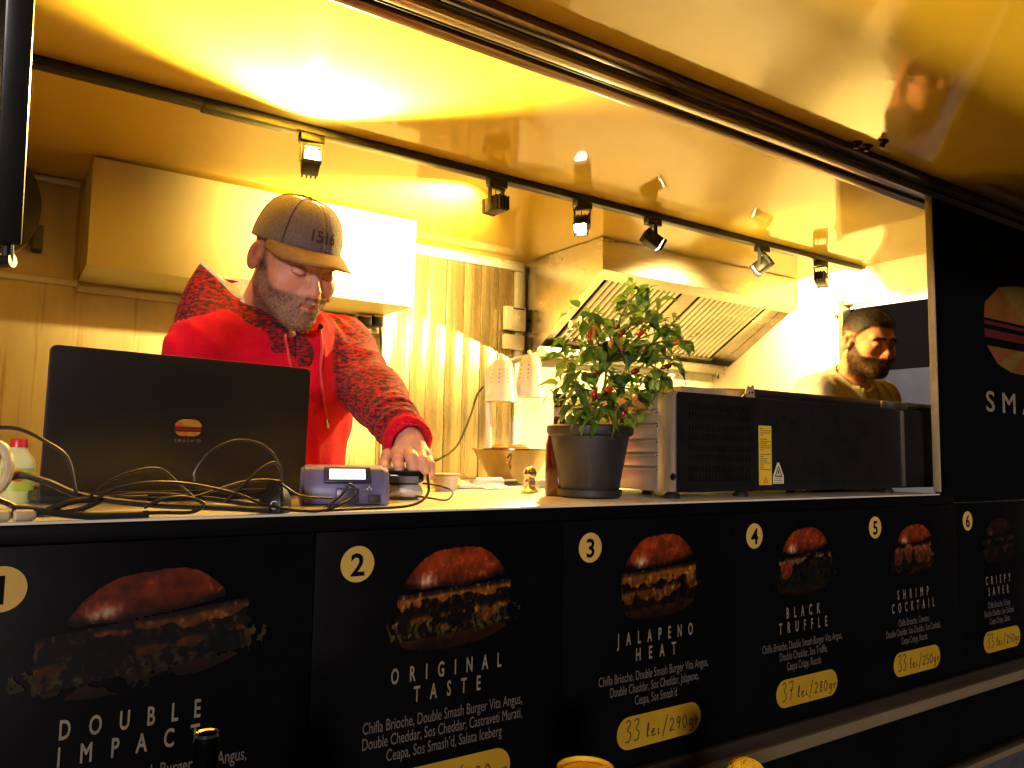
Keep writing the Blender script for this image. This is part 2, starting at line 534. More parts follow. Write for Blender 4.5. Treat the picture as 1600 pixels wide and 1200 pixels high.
GL = {  # hand-written strokes in a unit box
    '0': [[(.5, 1), (.1, .6), (.3, .05), (.7, .1), (.85, .6), (.5, 1)]],
    '2': [[(.1, .8), (.4, 1), (.75, .75), (.4, .3), (.1, 0), (.5, .08), (.9, .02)]],
    '3': [[(.1, .9), (.5, 1), (.7, .8), (.35, .55), (.75, .35), (.6, .02), (.1, 0)]],
    '5': [[(.8, 1), (.25, .97), (.2, .6), (.6, .6), (.75, .3), (.5, .02), (.1, .06)]],
    '6': [[(.7, 1), (.25, .6), (.15, .2), (.5, 0), (.75, .25), (.45, .45), (.2, .25)]],
    '7': [[(.1, .92), (.5, 1), (.9, .95), (.6, .5), (.45, 0)], [(.3, .5), (.8, .55)]],
    '8': [[(.7, .9), (.3, .95), (.3, .65), (.7, .35), (.6, .03), (.25, .1), (.35, .45), (.75, .8), (.5, 1)]],
    '9': [[(.75, .85), (.4, 1), (.2, .7), (.5, .5), (.78, .8), (.7, .4), (.55, 0)]],
    'l': [[(.3, .1), (.7, .7), (.6, 1), (.4, .6), (.45, .05), (.8, .1)]],
    'e': [[(.1, .2), (.6, .35), (.45, .5), (.2, .25), (.4, 0), (.9, .1)]],
    'i': [[(.3, .45), (.35, .05), (.7, .1)], [(.45, .7), (.5, .75)]],
    'g': [[(.7, .45), (.3, .45), (.3, .1), (.7, .2), (.75, .45), (.65, -.3), (.2, -.3)]],
    'r': [[(.2, .45), (.3, .02), (.4, .4), (.8, .42)]],
    '.': [[(.3, .0), (.4, .05)]],
    '/': [[(.2, -.25), (.8, 1.25)]],
}


def handwrite(txt, cx, z, parent):
    b = MB()
    x = cx - 0.082
    for ch in txt:
        if ch == ' ':
            x += 0.010
            continue
        big = x < cx - 0.02 and ch.isdigit()
        h = 0.036 if big else (0.022 if ch.isdigit() else 0.024)
        w = {'/': 0.018, 'i': 0.008, 'l': 0.010, '.': 0.006}.get(ch, 0.018 if big else 0.0145)
        for st in GL[ch]:
            ribbon(b, [(x + p[0] * w + 0.15 * p[1] * w * 0.4, z - 0.013 + p[1] * h) for p in st], 0.0022, FY - 0.0016)
        x += w + 0.002
    return b.build('price_writing', M['ink'], parent, smooth=0)


def vnoise(x, y, s=0):
    xi, yi = np.floor(x), np.floor(y)
    fx, fy = x - xi, y - yi
    fx, fy = fx * fx * (3 - 2 * fx), fy * fy * (3 - 2 * fy)
    def h(a, b):
        return np.modf(np.abs(np.sin(a * 127.1 + b * 311.7 + s * 74.7) * 43758.5453))[0]
    return (h(xi, yi) * (1 - fx) + h(xi + 1, yi) * fx) * (1 - fy) + (h(xi, yi + 1) * (1 - fx) + h(xi + 1, yi + 1) * fx) * fy


def fbm(x, y, s=0, o=4):
    t, a, n_ = 0, .5, 0
    for i in range(o):
        t = t + a * vnoise(x * 2 ** i, y * 2 ** i, s + i)
        n_ += a
        a *= .5
    return t / n_


def sstep2(x, a, b):
    q = np.clip((x - a) / (b - a), 0, 1)
    return q * q * (3 - 2 * q)


def lin(c):
    c = np.asarray(c, dtype=float) / 255.0
    return np.where(c <= 0.04045, c / 12.92, ((c + 0.055) / 1.055) ** 2.4)


def burger_picture(cx, cz, w, h, kind, parent):
    """a printed picture of a burger: bun, cheese, patties, leaves, painted per vertex from noise"""
    nx, nz = (220, 130) if kind == 1 else (160, 116)
    U, V = np.meshgrid(np.linspace(-1.12, 1.12, nx), np.linspace(-0.06, 1.06, nz), indexing='ij')
    s = kind * 17.3
    col = np.zeros((nx, nz, 3)) + np.array([4, 3, 3])
    alpha = np.zeros((nx, nz))
    n1 = fbm(U * 5, V * 7, s)
    n2 = fbm(U * 12, V * 14, s + 5)
    n3 = fbm(U * 24, V * 20, s + 9, 3)
    def put(mask, c):
        k = mask[..., None]
        col[:] = np.where(k, c, col)
        alpha[mask] = 1
    lean = (0.10 if kind == 1 else 0.04) * U
    v = V - lean
    # lower bun
    vb = 0.20 + 0.05 * (n1 - .5)
    m = (v < vb) & (v > 0.02 + 0.16 * np.abs(U) ** 3) & (np.abs(U) < 0.86)
    if kind in (1, 5):
        m &= n1 > 0.45
    c = np.array([150, 70, 22]) * (0.25 + 1.0 * n2[..., None]) * (0.35 + 3.2 * np.clip(v, 0, .3)[..., None])
    put(m, c)
    # patties: dark crumbly meat
    edge = 0.93 + 0.14 * (n2 - .5)
    m = (v > 0.16) & (v < 0.60) & (np.abs(U) < edge)
    c = np.array([66, 36, 20]) * (0.05 + 2.6 * np.clip(n3[..., None] - .38, 0, 1)) * (0.4 + 1.2 * n1[..., None]) + np.array([120, 90, 66]) * (np.clip((n3 - .70) * 8, 0, 1) * .5)[..., None]
    put(m, c)
    # leaves / strands along the bottom of the filling
    strand = np.abs(np.modf(np.abs(U * 7 + 2.5 * n1 + v * (3 - kind)))[0] - .5)
    leafc = {1: (150, 130, 70), 2: (170, 150, 60), 3: (60, 30, 14), 4: (60, 80, 26), 5: (70, 60, 30), 6: (120, 110, 50)}[kind]
    m = (v > 0.06 + 0.2 * n2) & (v < 0.30 + 0.10 * n1) & (strand < 0.16 + 0.18 * n2) & (np.abs(U) < 1.05 + .1 * n3) & (n1 > .42)
    put(m, np.array(leafc) * (0.25 + 1.1 * n2[..., None]))
    if kind == 4:
        m = (v > 0.10) & (v < 0.46) & (n2 > 0.5) & (np.abs(U) < 1.02)
        put(m, np.array((50, 66, 24)) * (0.1 + 1.5 * np.clip(n3[..., None] - .2, 0, 1)))
    # cheese / sauce layers with drips
    def cheese(v0, th, cc, th2=.5):
        drip = th * (0.35 + 1.8 * np.clip(n1 - .3, 0, 1)) + 0.10 * np.clip(np.sin(U * 9 + s) , 0, 1) * n1
        m = (v < v0 + 0.03 * (n2 - .5)) & (v > v0 - drip) & (np.abs(U) < 0.90 + .06 * n2) & (n1 + .2 * n2 > th2)
        dk = np.clip((v0 - v) / .05, .25, 1) * (0.25 + .55 * n2 + .75 * n3)
        hi = np.clip((n3 - .60) * 6, 0, 1) * np.clip((n2 - .45) * 4, 0, 1)
        put(m, np.array(cc) * dk[..., None] + np.array([120, 100, 70]) * hi[..., None])
    oc = (205, 118, 32) if kind in (2, 3) else ((190, 96, 40) if kind == 5 else (175, 95, 35))
    if kind != 4: cheese(0.40, 0.12, oc, .52)
    cheese(0.585, 0.10 if kind != 3 else 0.17, oc if kind != 4 else (190, 140, 80), .40 if kind in (2, 3) else .52)
    if kind == 4:
        m = (((U + .68) / .20) ** 2 + ((v - .42) / .13) ** 2) < 1
        put(m, np.array((190, 84, 28)) * (0.5 + n2[..., None]))
    if kind == 5:
        for a, b_ in ((-.75, .42), (-.3, .48), (.2, .40), (.62, .36)):
            m = (((U - a) / .2) ** 2 + ((v - b_) / .17) ** 2 + .4 * (n2 - .5)) < 1
            put(m, np.array((196, 104, 62)) * (0.25 + 1.1 * n2[..., None]))
    # top bun: glossy dome
    bw = {1: .70, 3: .86}.get(kind, .84)
    top = 0.985 - 0.30 * np.abs(U / bw) ** 3.0 + 0.012 * (n2 - .5)
    bot = 0.605 + 0.03 * (n1 - .5) + 0.05 * (U / bw) ** 2
    m = (np.abs(U) < bw) & (v > bot) & (v < top)
    shade = np.clip(0.40 + 0.75 * np.sin(np.clip((v - bot) / np.maximum(top - bot, .02), 0, 1) * 2.3), 0, 1.2)
    wr = np.clip(1 - np.abs(n1 - .5) * 26, 0, 1) * np.clip(n2 * 2 - .7, 0, 1)
    rim = np.clip(1.15 - 0.75 * np.abs(U / bw) ** 4 - 0.8 * np.clip(1 - (v - bot) / .07, 0, 1), .12, 1)
    pit = np.clip((n3 - .62) * 5, 0, 1)
    c = np.array([176, 62, 18]) * (shade * rim * (0.30 + 0.55 * n1 + 0.50 * n2))[..., None] + np.array([190, 130, 84]) * (wr * 0.50 + .25 * pit * n1)[..., None]
    gl = np.exp(-((U + .55 * bw) / .13) ** 2 - ((v - .70) / .06) ** 2) * n3 * 2.0
    c = c + np.array([190, 170, 150]) * gl[..., None]
    if kind == 6: c *= .6  # bun colour dimmed for the light fading to the right
    put(m, c)
    if kind == 6: col *= .55  # whole sixth print darkened too, the light's falloff put into its colour
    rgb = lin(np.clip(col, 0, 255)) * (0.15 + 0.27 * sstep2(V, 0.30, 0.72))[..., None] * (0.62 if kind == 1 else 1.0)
    x = cx + U * w / 2
    z = cz - h / 2 + V * h
    vs = np.stack([x, np.full_like(x, FY - 0.0008), z], -1).reshape(-1, 3)
    idx = np.arange(nx * nz).reshape(nx, nz)
    a = alpha
    keep = (a[:-1, :-1] + a[1:, :-1] + a[:-1, 1:] + a[1:, 1:]) >= 3
    q = np.stack([idx[:-1, :-1], idx[1:, :-1], idx[1:, 1:], idx[:-1, 1:]], -1)[keep]
    me = bpy.data.meshes.new('burger_picture')
    me.from_pydata(vs.tolist(), [], q.tolist())
    ca = me.color_attributes.new('Col', 'FLOAT_COLOR', 'POINT')
    ca.data.foreach_set('color', np.concatenate([rgb.reshape(-1, 3), np.ones((nx * nz, 1))], 1).astype(np.float32).ravel())
    me.materials.append(M['print'])
    o = bpy.data.objects.new('burger_picture', me)
    return link(o, parent)


MENU = [
    ('DOUBLE', 'IMPACT', ['Chifla Brioche, Double Smash Burger Vita Angus,', 'Double Cheddar, Bacon F, Ceapa Crispy,', 'Sos Smash\u2019d, Salata Iceberg'], '39 lei/350gr.'),
    ('ORIGINAL', 'TASTE', ['Chifla Brioche, Double Smash Burger Vita Angus,', 'Double Cheddar, Sos Cheddar, Castraveti Murati,', 'Ceapa, Sos Smash\u2019d, Salata Iceberg'], '37 lei/320gr.'),
    ('JALAPENO', 'HEAT', ['Chifla Brioche, Double Smash Burger Vita Angus,', 'Double Cheddar, Sos Cheddar, Jalapeno,', 'Ceapa, Sos Smash\u2019d'], '33 lei/290gr'),
    ('BLACK', 'TRUFFLE', ['Chifla Brioche, Double Smash Burger Vita Angus,', 'Double Cheddar, Sos Truffle,', 'Ceapa Crispy, Rucola'], '37 lei/280gr'),
    ('SHRIMP', 'COCKTAIL', ['Chifla Brioche, Crevete,', 'Double Cheddar, Sos Cheddar, Sos Cocktail,', 'Ceapa Crispy, Rucola'], '33 lei/250gr'),
    ('CRISPY', 'SAVER', ['Chifla Brioche, Crispy', 'Double Cheddar, Sos Cocktail,', 'Ceapa Crispy, Salata'], '33 lei/250gr'),
]
XA, ZA = (1, 0, 0), (0, 0, 1)
for i, (t1, t2, desc, price) in enumerate(MENU):
    x0 = 0.376 + 0.433 * (i - 1)
    cx = x0 + 0.2145
    dsk = (0.071, 0.062, 0.057, 0.057, 0.057, 0.057)[i]
    mp_ = part('menu_panel', M['vinyl'], TR, (x0 + 0.0008, x0 + 0.4322, FY + 0.001, 0.0055, 1.150, 1.5825), bevel=0.0006)
    mp_['label'] = 'black menu panel %d reading %s %s' % (i + 1, t1, t2)
    d = MB()
    d.add([(x0 + dsk + 0.0255 * math.cos(R_(9 * k)), FY - 0.0006, 1.536 + 0.0255 * math.sin(R_(9 * k))) for k in range(40)], [tuple(range(40))])
    d.build('number_disc', M['gold'], mp_, smooth=0)
    mesh_text('number', str(i + 1), M['vinyl'], mp_, (x0 + dsk, FY - 0.0006, 1.536), XA, ZA, 0.044, bold=0.022)
    bw, bh = [(0.27, 0.145), (0.225, 0.155), (0.215, 0.155), (0.205, 0.145), (0.20, 0.125), (0.20, 0.125)][i]
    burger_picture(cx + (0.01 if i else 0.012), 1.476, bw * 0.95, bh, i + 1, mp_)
    wd = {5: 0.115, 6: 0.140, 7: 0.165, 8: 0.190, 4: 0.10}
    for t, z in ((t1, 1.372), (t2, 1.342)):
        mesh_text('title', t, M['letter'], mp_, (cx, FY, z), XA, ZA, 0.031, width=wd[len(t)] * (1.0 if i != 0 else 1.1), spacing=3.1, bold=0.02)
    for k, t in enumerate(desc):
        mesh_text('description', t, M['letter_dim'], mp_, (cx, FY, 1.306 - 0.0215 * k), XA, ZA, 0.0235, width=0.0058 * len(t))
    # price sticker: rounded pill
    pc = []
    for sx_, a0 in ((1, -90), (-1, 90)):
        for k in range(13):
            a = R_(a0 + 15 * k)
            pc.append((cx + 0.01 + sx_ * 0.077 + 0.028 * math.cos(a), FY - 0.001, 1.209 + 0.028 * math.sin(a)))
    MB().add(pc, [tuple(range(len(pc)))]).build('price_sticker', M['pill'], mp_, smooth=0)
    handwrite(price, cx + 0.005, 1.208, mp_)

# big burger logo and name on the wall right of the opening
M['logo_o'] = mat('logo_orange', (0.17, 0.055, 0.008), 0.45, var=0.15, scale=9)
M['logo_y'] = mat('logo_amber', (0.16, 0.09, 0.010), 0.45, var=0.15, scale=9)
M['logo_r'] = mat('logo_red', (0.09, 0.008, 0.010), 0.45, var=0.15, scale=9)


def logo(o, xa, ya, w, h, parent, text_h=None, text='SMASH\u2019D', tw=None, gap=0.0):
    """burger emblem made of faceted bun wedges and two red bars; o = centre"""
    o, xa, ya = Vector(o), Vector(xa).normalized(), Vector(ya).normalized()
    nn = xa.cross(ya)
    def P(u, v): return o + xa * (u * w / 2) + ya * (v * h / 2) + nn * 0.0008
    topc = [(-1, .12), (-.98, .45), (-.72, .86), (-.40, 1), (0, 1.02), (.40, 1), (.72, .86), (.98, .45), (1, .12)]
    for k in range(8):
        MB().add([P(*topc[k]), P(*topc[k + 1]), P(topc[k + 1][0] * .35, .12), P(topc[k][0] * .35, .12)], [(0, 1, 2, 3)]).build('logo_bun', M['logo_o'] if k % 3 != 2 and k < 3 else M['logo_y'], parent, smooth=0)
    for v0, v1 in ((-.02, -.12 + .18), (-.30, -.12)):
        MB().add([P(-1, v0), P(1, v0), P(1, v1), P(-1, v1)], [(0, 1, 2, 3)]).build('logo_bar', M['logo_r'], parent, smooth=0)
    botc = [(-.97, -.48), (-.80, -.84), (-.55, -1), (0, -1.02), (.55, -1), (.80, -.84), (.97, -.48)]
    for k in range(6):
        MB().add([P(*botc[k]), P(*botc[k + 1]), P(botc[k + 1][0] * .5, -.48), P(botc[k][0] * .5, -.48)], [(0, 1, 2, 3)]).build('logo_bun', M['logo_o'] if k % 2 == 0 else M['logo_y'], parent, smooth=0)
    if text_h:
        mesh_text('logo_name', text, M['letter'], parent, o - ya * (h / 2 + gap), xa, ya, text_h, width=tw, spacing=1.6, bold=0.012)


lg = part('logo_panel', M['vinyl'], TR, (2.06, 3.30, FY + 0.001, -0.0005, 1.60, 2.385))
logo((2.64, FY, 2.085), XA, ZA, 0.69, 0.265, lg, 0.082, tw=0.70, gap=0.088)

# ------------------------------------------------------------------ wall cabinet
WC = thing('wall_cabinet', 'long pale wall cabinet mounted high behind the person in red', 'cabinet', (0.74, YB, 2.24))
part('carcass', M['cab'], WC, (0.192, 1.278, 1.566, YB - 0.001, 2.240, ZC - 0.006))
part('door', M['cab'], WC, (0.190, 1.280, 1.546, 1.564, 2.236, ZC - 0.010), bevel=0.002)
# ------------------------------------------------------------------ extractor hood
HX0, HX1, HY = 2.0, XE - 0.012, 1.30
HZF, HZB, HYB = 2.443, 2.17, 1.80
EH = thing('extractor_hood', 'large stainless steel extractor hood with baffle filters above the grill', 'extractor hood', (2.64, YB, 2.15))
sidep = [(HY, ZC - 0.003), (HY, HZF), (HYB, HZB - 0.035), (YB - 0.012, HZB - 0.035), (YB - 0.012, ZC - 0.003)]
for xs in (HX0, HX1 - 0.004):
    MB().prism([(xs, a, b) for a, b in sidep], (0, 0, 0), (0.004, 0, 0)).build('side_panel', M['hoodsteel'], EH)
part('front_panel', M['hoodsteel'], EH, (HX0 + 0.0045, HX1 - 0.0045, HY + 0.001, HY + 0.006, HZF + 0.001, ZC - 0.004))
MB().prism([(HX0 + 0.005, HY + 0.001, HZF), (HX0 + 0.005, HY + 0.05, HZF - 0.028), (HX0 + 0.005, HY + 0.053, HZF - 0.024), (HX0 + 0.005, HY + 0.007, HZF + 0.004)], (0, 0, 0), (HX1 - HX0 - 0.01, 0, 0)).build('front_lip', M['hoodsteel'], EH)
part('gutter', M['hoodsteel'], EH, (HX0 + 0.005, HX1 - 0.005, HYB - 0.04, YB - 0.014, HZB - 0.034, HZB + 0.012), bevel=0.004)
fa = Vector((0, HY + 0.055, HZF - 0.010))
fb = Vector((0, HYB - 0.042, HZB + 0.022))
fd = (fb - fa).normalized()
fn = Vector((0, fd.z, -fd.y))
fl = (fb - fa).length
def fp(x, s, t): return Vector((x, fa.y, fa.z)) + fd * s + fn * t
def slab(x0, x1, s0, s1, t0, t1):
    return MB().add([fp(a, b, c) for c in (t0, t1) for b in (s0, s1) for a in (x0, x1)],
                    [(0, 2, 3, 1), (4, 5, 7, 6), (0, 1, 5, 4), (2, 6, 7, 3), (0, 4, 6, 2), (1, 3, 7, 5)])
slab(HX0 + 0.006, HX1 - 0.006, 0, fl, -0.055, -0.045).build('filter_bed', M['hoodsteel'], EH)
for fx0, fx1 in ((2.11, 2.55), (2.68, 3.14)):
    fo = slab(fx0, fx1, 0.01, fl - 0.01, -0.040, -0.030).build('baffle_filter', M['matblack'], EH)
    n = 13
    p = (fx1 - fx0) / n
    for k in range(n):
        xc = fx0 + p * (k + .5)
        prof = [(xc + p * .36 * math.cos(a), 0.012 * math.sin(a)) for a in [math.pi * j / 6 for j in range(7)]]
        b = MB().add([fp(x, s, t - 0.026) for s in (0.018, fl - 0.018) for x, t in prof],
                     [(j, j + 1, j + 8, j + 7) for j in range(6)] + [(0, 6, 5, 4, 3, 2, 1)[::1], (7, 8, 9, 10, 11, 12, 13)])
        b.build('slat', M['hoodsteel'], fo)
    slab(fx0 - 0.012, fx1 + 0.012, 0.0, 0.016, -0.044, -0.010).build('filter_frame', M['hoodsteel'], fo)
    slab(fx0 - 0.012, fx1 + 0.012, fl - 0.016, fl, -0.044, -0.010).build('filter_frame', M['hoodsteel'], fo)
for bx0, bx1 in ((HX0 + 0.008, 2.095), (2.565, 2.665), (3.155, HX1 - 0.008)):
    slab(bx0, bx1, 0.0, fl, -0.040, -0.022).build('blank_plate', M['hoodsteel'], EH)
tp = MB().tube([at(1112, 580, Y=HYB - .02), at(1128, 583, Y=HYB - .02)], 0.012, 10)
tp.tube([at(1122, 575, Y=HYB - .02), at(1122, 592, Y=HYB - .02)], 0.008, 10)
tp.build('drain_tap', M['chrome'], EH)

# ------------------------------------------------------------------ track with six spot heads
TY = 0.965
TK = thing('light_track', 'long black light track running along the ceiling', 'light track', (1.3, TY, ZC))
part('rail', M['matblack'], TK, (-0.6, 3.262, TY - 0.017, TY + 0.017, ZC - 0.024, ZC - 0.001), bevel=0.002)
part('joint_cover', M['matblack'], TK, (0.38, 0.62, TY - 0.0195, TY + 0.0195, ZC - 0.029, ZC - 0.002), bevel=0.002)
M['lens'] = mat('lit_lens', (1, .9, .7), 0.3, emit=(1.0, 0.80, 0.42), estr=90.0, var=0)
M['glasslens'] = mat('lens_rim', (0.7, 0.65, 0.5), 0.15, var=0.05)


def spot_head(px, aim, power, cone, blend, label, dim=False, hang=0.085):
    X = at(px, 300, Y=TY).x
    # exact x on the track for this pixel column
    for _ in range(3):
        q = CAM + (at(px, 330, d=1.0) - CAM) * 1.0
        v = at(px, 330, d=1.0) - CAM
        X = CAM.x + v.x * (TY - CAM.y) / v.y
    T = thing('spotlight', label, 'spotlight', (X, TY, ZC - 0.024), 'spot heads on the ceiling track')
    part('adapter', M['matblack'], T, (X - 0.033, X + 0.033, TY - 0.015, TY + 0.015, ZC - 0.046, ZC - 0.0242), bevel=0.002)
    a = Vector(aim).normalized()
    side = a.cross(Vector((0, 0, 1))).normalized()
    up = side.cross(a)
    c = Vector((X, TY, ZC - 0.046 - hang + 0.03))
    b = MB()
    for s in (-1, 1):
        b.bar(Vector((X, TY, ZC - 0.050)) + side * s * 0.027, c + side * s * 0.027, 0.004, 0.014, up=a)
    b.bar(Vector((X, TY, ZC - 0.049)) - side * 0.032, Vector((X, TY, ZC - 0.049)) + side * 0.032, 0.014, 0.004)
    b.build('yoke', M['matblack'], T)
    hb_ = MB()
    hb_.obox(c, (side, up, a), (0.0235, 0.0235, 0.029))
    hd = hb_.build('head', M['matblack'], T, bevel=0.003)
    fb_ = MB()
    for k in (-0.018, -0.006, 0.006, 0.018):
        fb_.obox(c - a * 0.035 + side * k, (side, up, a), (0.002, 0.022, 0.006))
    fb_.build('cooling_fin', M['matblack'], hd)
    # open front hood of the head around a recessed lens
    fr = MB()
    for s in (-1, 1):
        fr.obox(c + a * 0.036 + side * s * 0.0222, (side, up, a), (0.0013, 0.0235, 0.006))
        fr.obox(c + a * 0.036 + up * s * 0.0222, (side, up, a), (0.0208, 0.0013, 0.006))
    fr.build('front_rim', M['matblack'], hd)
    MB().lathe([(0, 0.046), (0.010, 0.0445), (0.018, 0.040), (0.0225, 0.033), (0.0228, 0.0305)], c, 20, ax=(side, up, a)).build('lens', M['lens'], hd)
    cord = spline([Vector((X, TY + 0.004, ZC - 0.046)), Vector((X + 0.012, TY + 0.02, ZC - 0.060)), c - a * 0.034 + up * 0.01], 6)
    MB().tube(cord, 0.0018, 6).build('lead', M['rubber'], T)
    ld = bpy.data.lights.new('lamp_light', 'SPOT')
    ld.energy = power
    ld.color = LAMP
    ld.spot_size = R_(cone)
    ld.spot_blend = blend
    ld.shadow_soft_size = 0.018
    lo = bpy.data.objects.new('lamp_light', ld)
    q = (-a).to_track_quat('Z', 'Y')
    lo.matrix_basis = Matrix.Translation(c + a * 0.066) @ q.to_matrix().to_4x4()
    C.objects.link(lo)
    lo.parent = T
    lo.matrix_parent_inverse = WM[T.name].inverted()
    return T


spot_head(482, (-0.20, -1, 0.34), 720, 130, 0.6, 'glaring lit spotlight on the track above the cap of the person in red')
spot_head(775, (-0.15, 0.9, -0.03), 520, 108, 1.0, 'black spotlight left of the brightest lamp, tilted towards the wall cabinet')
spot_head(910, (-0.75, -0.60, -0.80), 205, 88, 0.5, 'brightest glaring spotlight on the track, above the hood corner')
spot_head(1020, (0.75, -0.30, -0.48), 130, 120, 1.0, 'black spotlight on the track directly above the pepper plant')
spot_head(1190, (-0.25, 0.9, -0.62), 210, 110, 0.4, 'black spotlight on the track, second from its right end')
spot_head(1281, (0.80, 0.30, -0.25), 150, 105, 0.5, 'black spotlight on the track nearest the right end wall')
# led tube over the doorway
LT = thing('tube_light', 'slim lit tube light across the top of the dark doorway', 'tube light', (XE + 0.05, 0.6, 2.40))
M['tube'] = mat('lit_tube', (1, .95, .8), 0.4, emit=(1.0, 0.80, 0.42), estr=3.2, var=0)
ta, tb = at(1333, 479, X=XE + 0.055), at(1475, 459, X=XE + 0.055)
MB().tube([ta, tb], 0.011, 12).build('tube', M['tube'], LT)
for p in (ta, tb):
    part('end_cap', M['white_plastic'], LT, (p.x - 0.013, p.x + 0.040, p.y - 0.008, p.y + 0.008, p.z - 0.013, p.z + 0.013))
part('bracket', M['alu'], LT, (XE + 0.070, XE + 0.084, min(tb.y, ta.y), max(ta.y, tb.y), ta.z - 0.01, ta.z + 0.01))

# round fixture on the back wall half hidden by the strut
fc = at(22, 322, Y=YB - 0.05)
FX = thing('wall_fan', 'round cream wall fan half hidden behind the black strut', 'fan', (fc.x, YB, fc.z))
MB().lathe([(0, 0.0), (0.13, 0.0), (0.165, 0.012), (0.172, 0.035), (0.165, 0.05)], (fc.x - .05, YB - 0.001, fc.z), 32, ax=((1, 0, 0), (0, 0, 1), (0, -1, 0)), sx=0.72).build('housing', M['trim'], FX)
MB().lathe([(0.150, 0.050), (0.168, 0.052), (0.168, 0.06), (0.150, 0.06)], (fc.x - .05, YB - 0.001, fc.z), 32, ax=((1, 0, 0), (0, 0, 1), (0, -1, 0)), sx=0.74).build('grille_ring', M['darkgrey'], FX)
part('bracket', M['darkgrey'], FX, (fc.x + 0.055, fc.x + 0.085, YB - 0.06, YB - 0.001, fc.z - 0.13, fc.z - 0.05), bevel=0.004)
# ------------------------------------------------------------------ laptop seen from behind
rnd = random.Random(7)
M['lapblack'] = mat('laptop_black', (0.010, 0.010, 0.011), 0.36, var=0.08, scale=8, bump=0.015, bscale=400)
LP0 = at(60, 786, Z=CT + .004) - Vector((0, 0, .004))
la = Vector((math.sin(R_(80)), math.cos(R_(80)), 0))      # along the hinge
lb = Vector((-la.y, la.x, 0))                                  # away from the camera, towards the user
LW, LHH = 0.42, 0.220
LPT = thing('laptop', 'open black laptop with small burger emblem on its lid', 'laptop', LP0 + la * LW / 2)
b = MB().obox(LP0 + la * LW / 2 + lb * 0.125 + Vector((0, 0, 0.011)), (la, lb, (0, 0, 1)), (LW / 2, 0.122, 0.008))
base = b.build('base', M['lapblack'], LPT, bevel=0.004)
kb_ = MB()
for r in range(5):
    for c_ in range(13):
        kb_.obox(LP0 + la * (0.03 + c_ * 0.0235) + lb * (0.05 + r * 0.021) + Vector((0, 0, 0.0205)), (la, lb, (0, 0, 1)), (0.0095, 0.0085, 0.001))
kb_.build('keyboard', M['darkgrey'], base)['kind'] = 'stuff'
MB().obox(LP0 + la * LW / 2 + lb * 0.195 + Vector((0, 0, 0.0196)), (la, lb, (0, 0, 1)), (0.05, 0.03, 0.0005)).build('touchpad', M['darkgrey'], base)
tl = R_(2)
lu = Vector((0, 0, 1)) * math.cos(tl) - lb * math.sin(tl)       # up the lid
ln = la.cross(lu)                                              # outwards, towards the camera
lo_ = LP0 + Vector((0, 0, 0.014))
def lidP(u, v, t=0): return lo_ + la * u + lu * v + ln * t
cr = 0.010
oc = []
for (cx_, cz_, a0) in ((LW - cr, cr * .4, -90), (LW - cr, LHH - cr, 0), (cr, LHH - cr, 90), (cr, cr * .4, 180)):
    for k in range(6):
        a = R_(a0 + 18 * k)
        oc.append((cx_ + cr * math.cos(a), cz_ + (cr if cz_ > .1 else cr * .4) * math.sin(a)))
lid = MB().prism([lidP(u, v) for u, v in oc], ln * -0.006, ln * 0.0).build('lid', M['lapblack'], LPT, bevel=0.0012)
M['screen'] = mat('laptop_screen', (0.2, 0.2, 0.25), 0.2, emit=(0.6, 0.7, 1.0), estr=0.6, var=0)
MB().add([lidP(u, v, -0.0068) for u, v in ((0.01, 0.016), (LW - .01, 0.016), (LW - .01, LHH - .012), (0.01, LHH - .012))], [(0, 1, 2, 3)]).build('screen', M['screen'], lid, smooth=0)
MB().tube([lidP(0.04, 0, -0.004), lidP(LW - 0.04, 0, -0.004)], 0.006, 10).build('hinge', M['lapblack'], LPT)
M['m_o'] = mat('emblem_orange', (0.40, 0.10, 0.010), 0.4, var=0.1, scale=60)
M['m_y'] = mat('emblem_amber', (0.42, 0.20, 0.015), 0.4, var=0.1, scale=60)
M['m_r'] = mat('emblem_red', (0.25, 0.015, 0.012), 0.4, var=0.1, scale=60)
sav = (M['logo_o'], M['logo_y'], M['logo_r'])
M['logo_o'], M['logo_y'], M['logo_r'] = M['m_o'], M['m_y'], M['m_r']
logo(lidP(0.205, 0.105, 0.0002), la, lu, 0.043, 0.027, lid, 0.0068, tw=0.042, gap=0.0075)
M['logo_o'], M['logo_y'], M['logo_r'] = sav

# ------------------------------------------------------------------ blue fiscal printer with lit display
M['blue'] = mat('blue_grey_plastic', (0.115, 0.115, 0.26), 0.42, var=0.08, scale=25, bump=0.02, bscale=500)
M['blue_d'] = mat('dark_blue_plastic', (0.03, 0.03, 0.07), 0.35, var=0.08, scale=25)
M['lcd'] = mat('lit_display', (0.8, 0.85, 0.9), 0.3, emit=(0.85, 1.0, 1.0), estr=1.1, var=0)
c0 = at(537, 791, Z=CT)
pd_ = Vector((0.30, 0.954, 0)).normalized()                   # roughly away from camera
px_ = Vector((pd_.y, -pd_.x, 0))
pz = Vector((0, 0, 1))
PR = thing('cash_register', 'small blue-grey cash register with glowing white display beside the laptop', 'cash register', c0)
def pp(u, v, z): return c0 + px_ * u + pd_ * v + pz * z
prof = [(0.0, 0.003), (-0.004, 0.018), (-0.002, 0.034), (0.012, 0.058), (0.030, 0.064), (0.055, 0.058), (0.125, 0.022), (0.125, 0.003)]
body = MB().prism([pp(-0.062, v, z) for v, z in prof], px_ * 0.0, px_ * 0.124).build('body', M['blue'], PR, bevel=0.004)
for s in (-1, 1):
    MB().prism([pp(s * 0.064, v * 1.02 + .001, z * 0.97 - .002) for v, z in prof[:]], px_ * (s * -0.006 - .003), px_ * (s * 0.004 + .002)).build('side_cheek', M['blue'], PR, bevel=0.003)
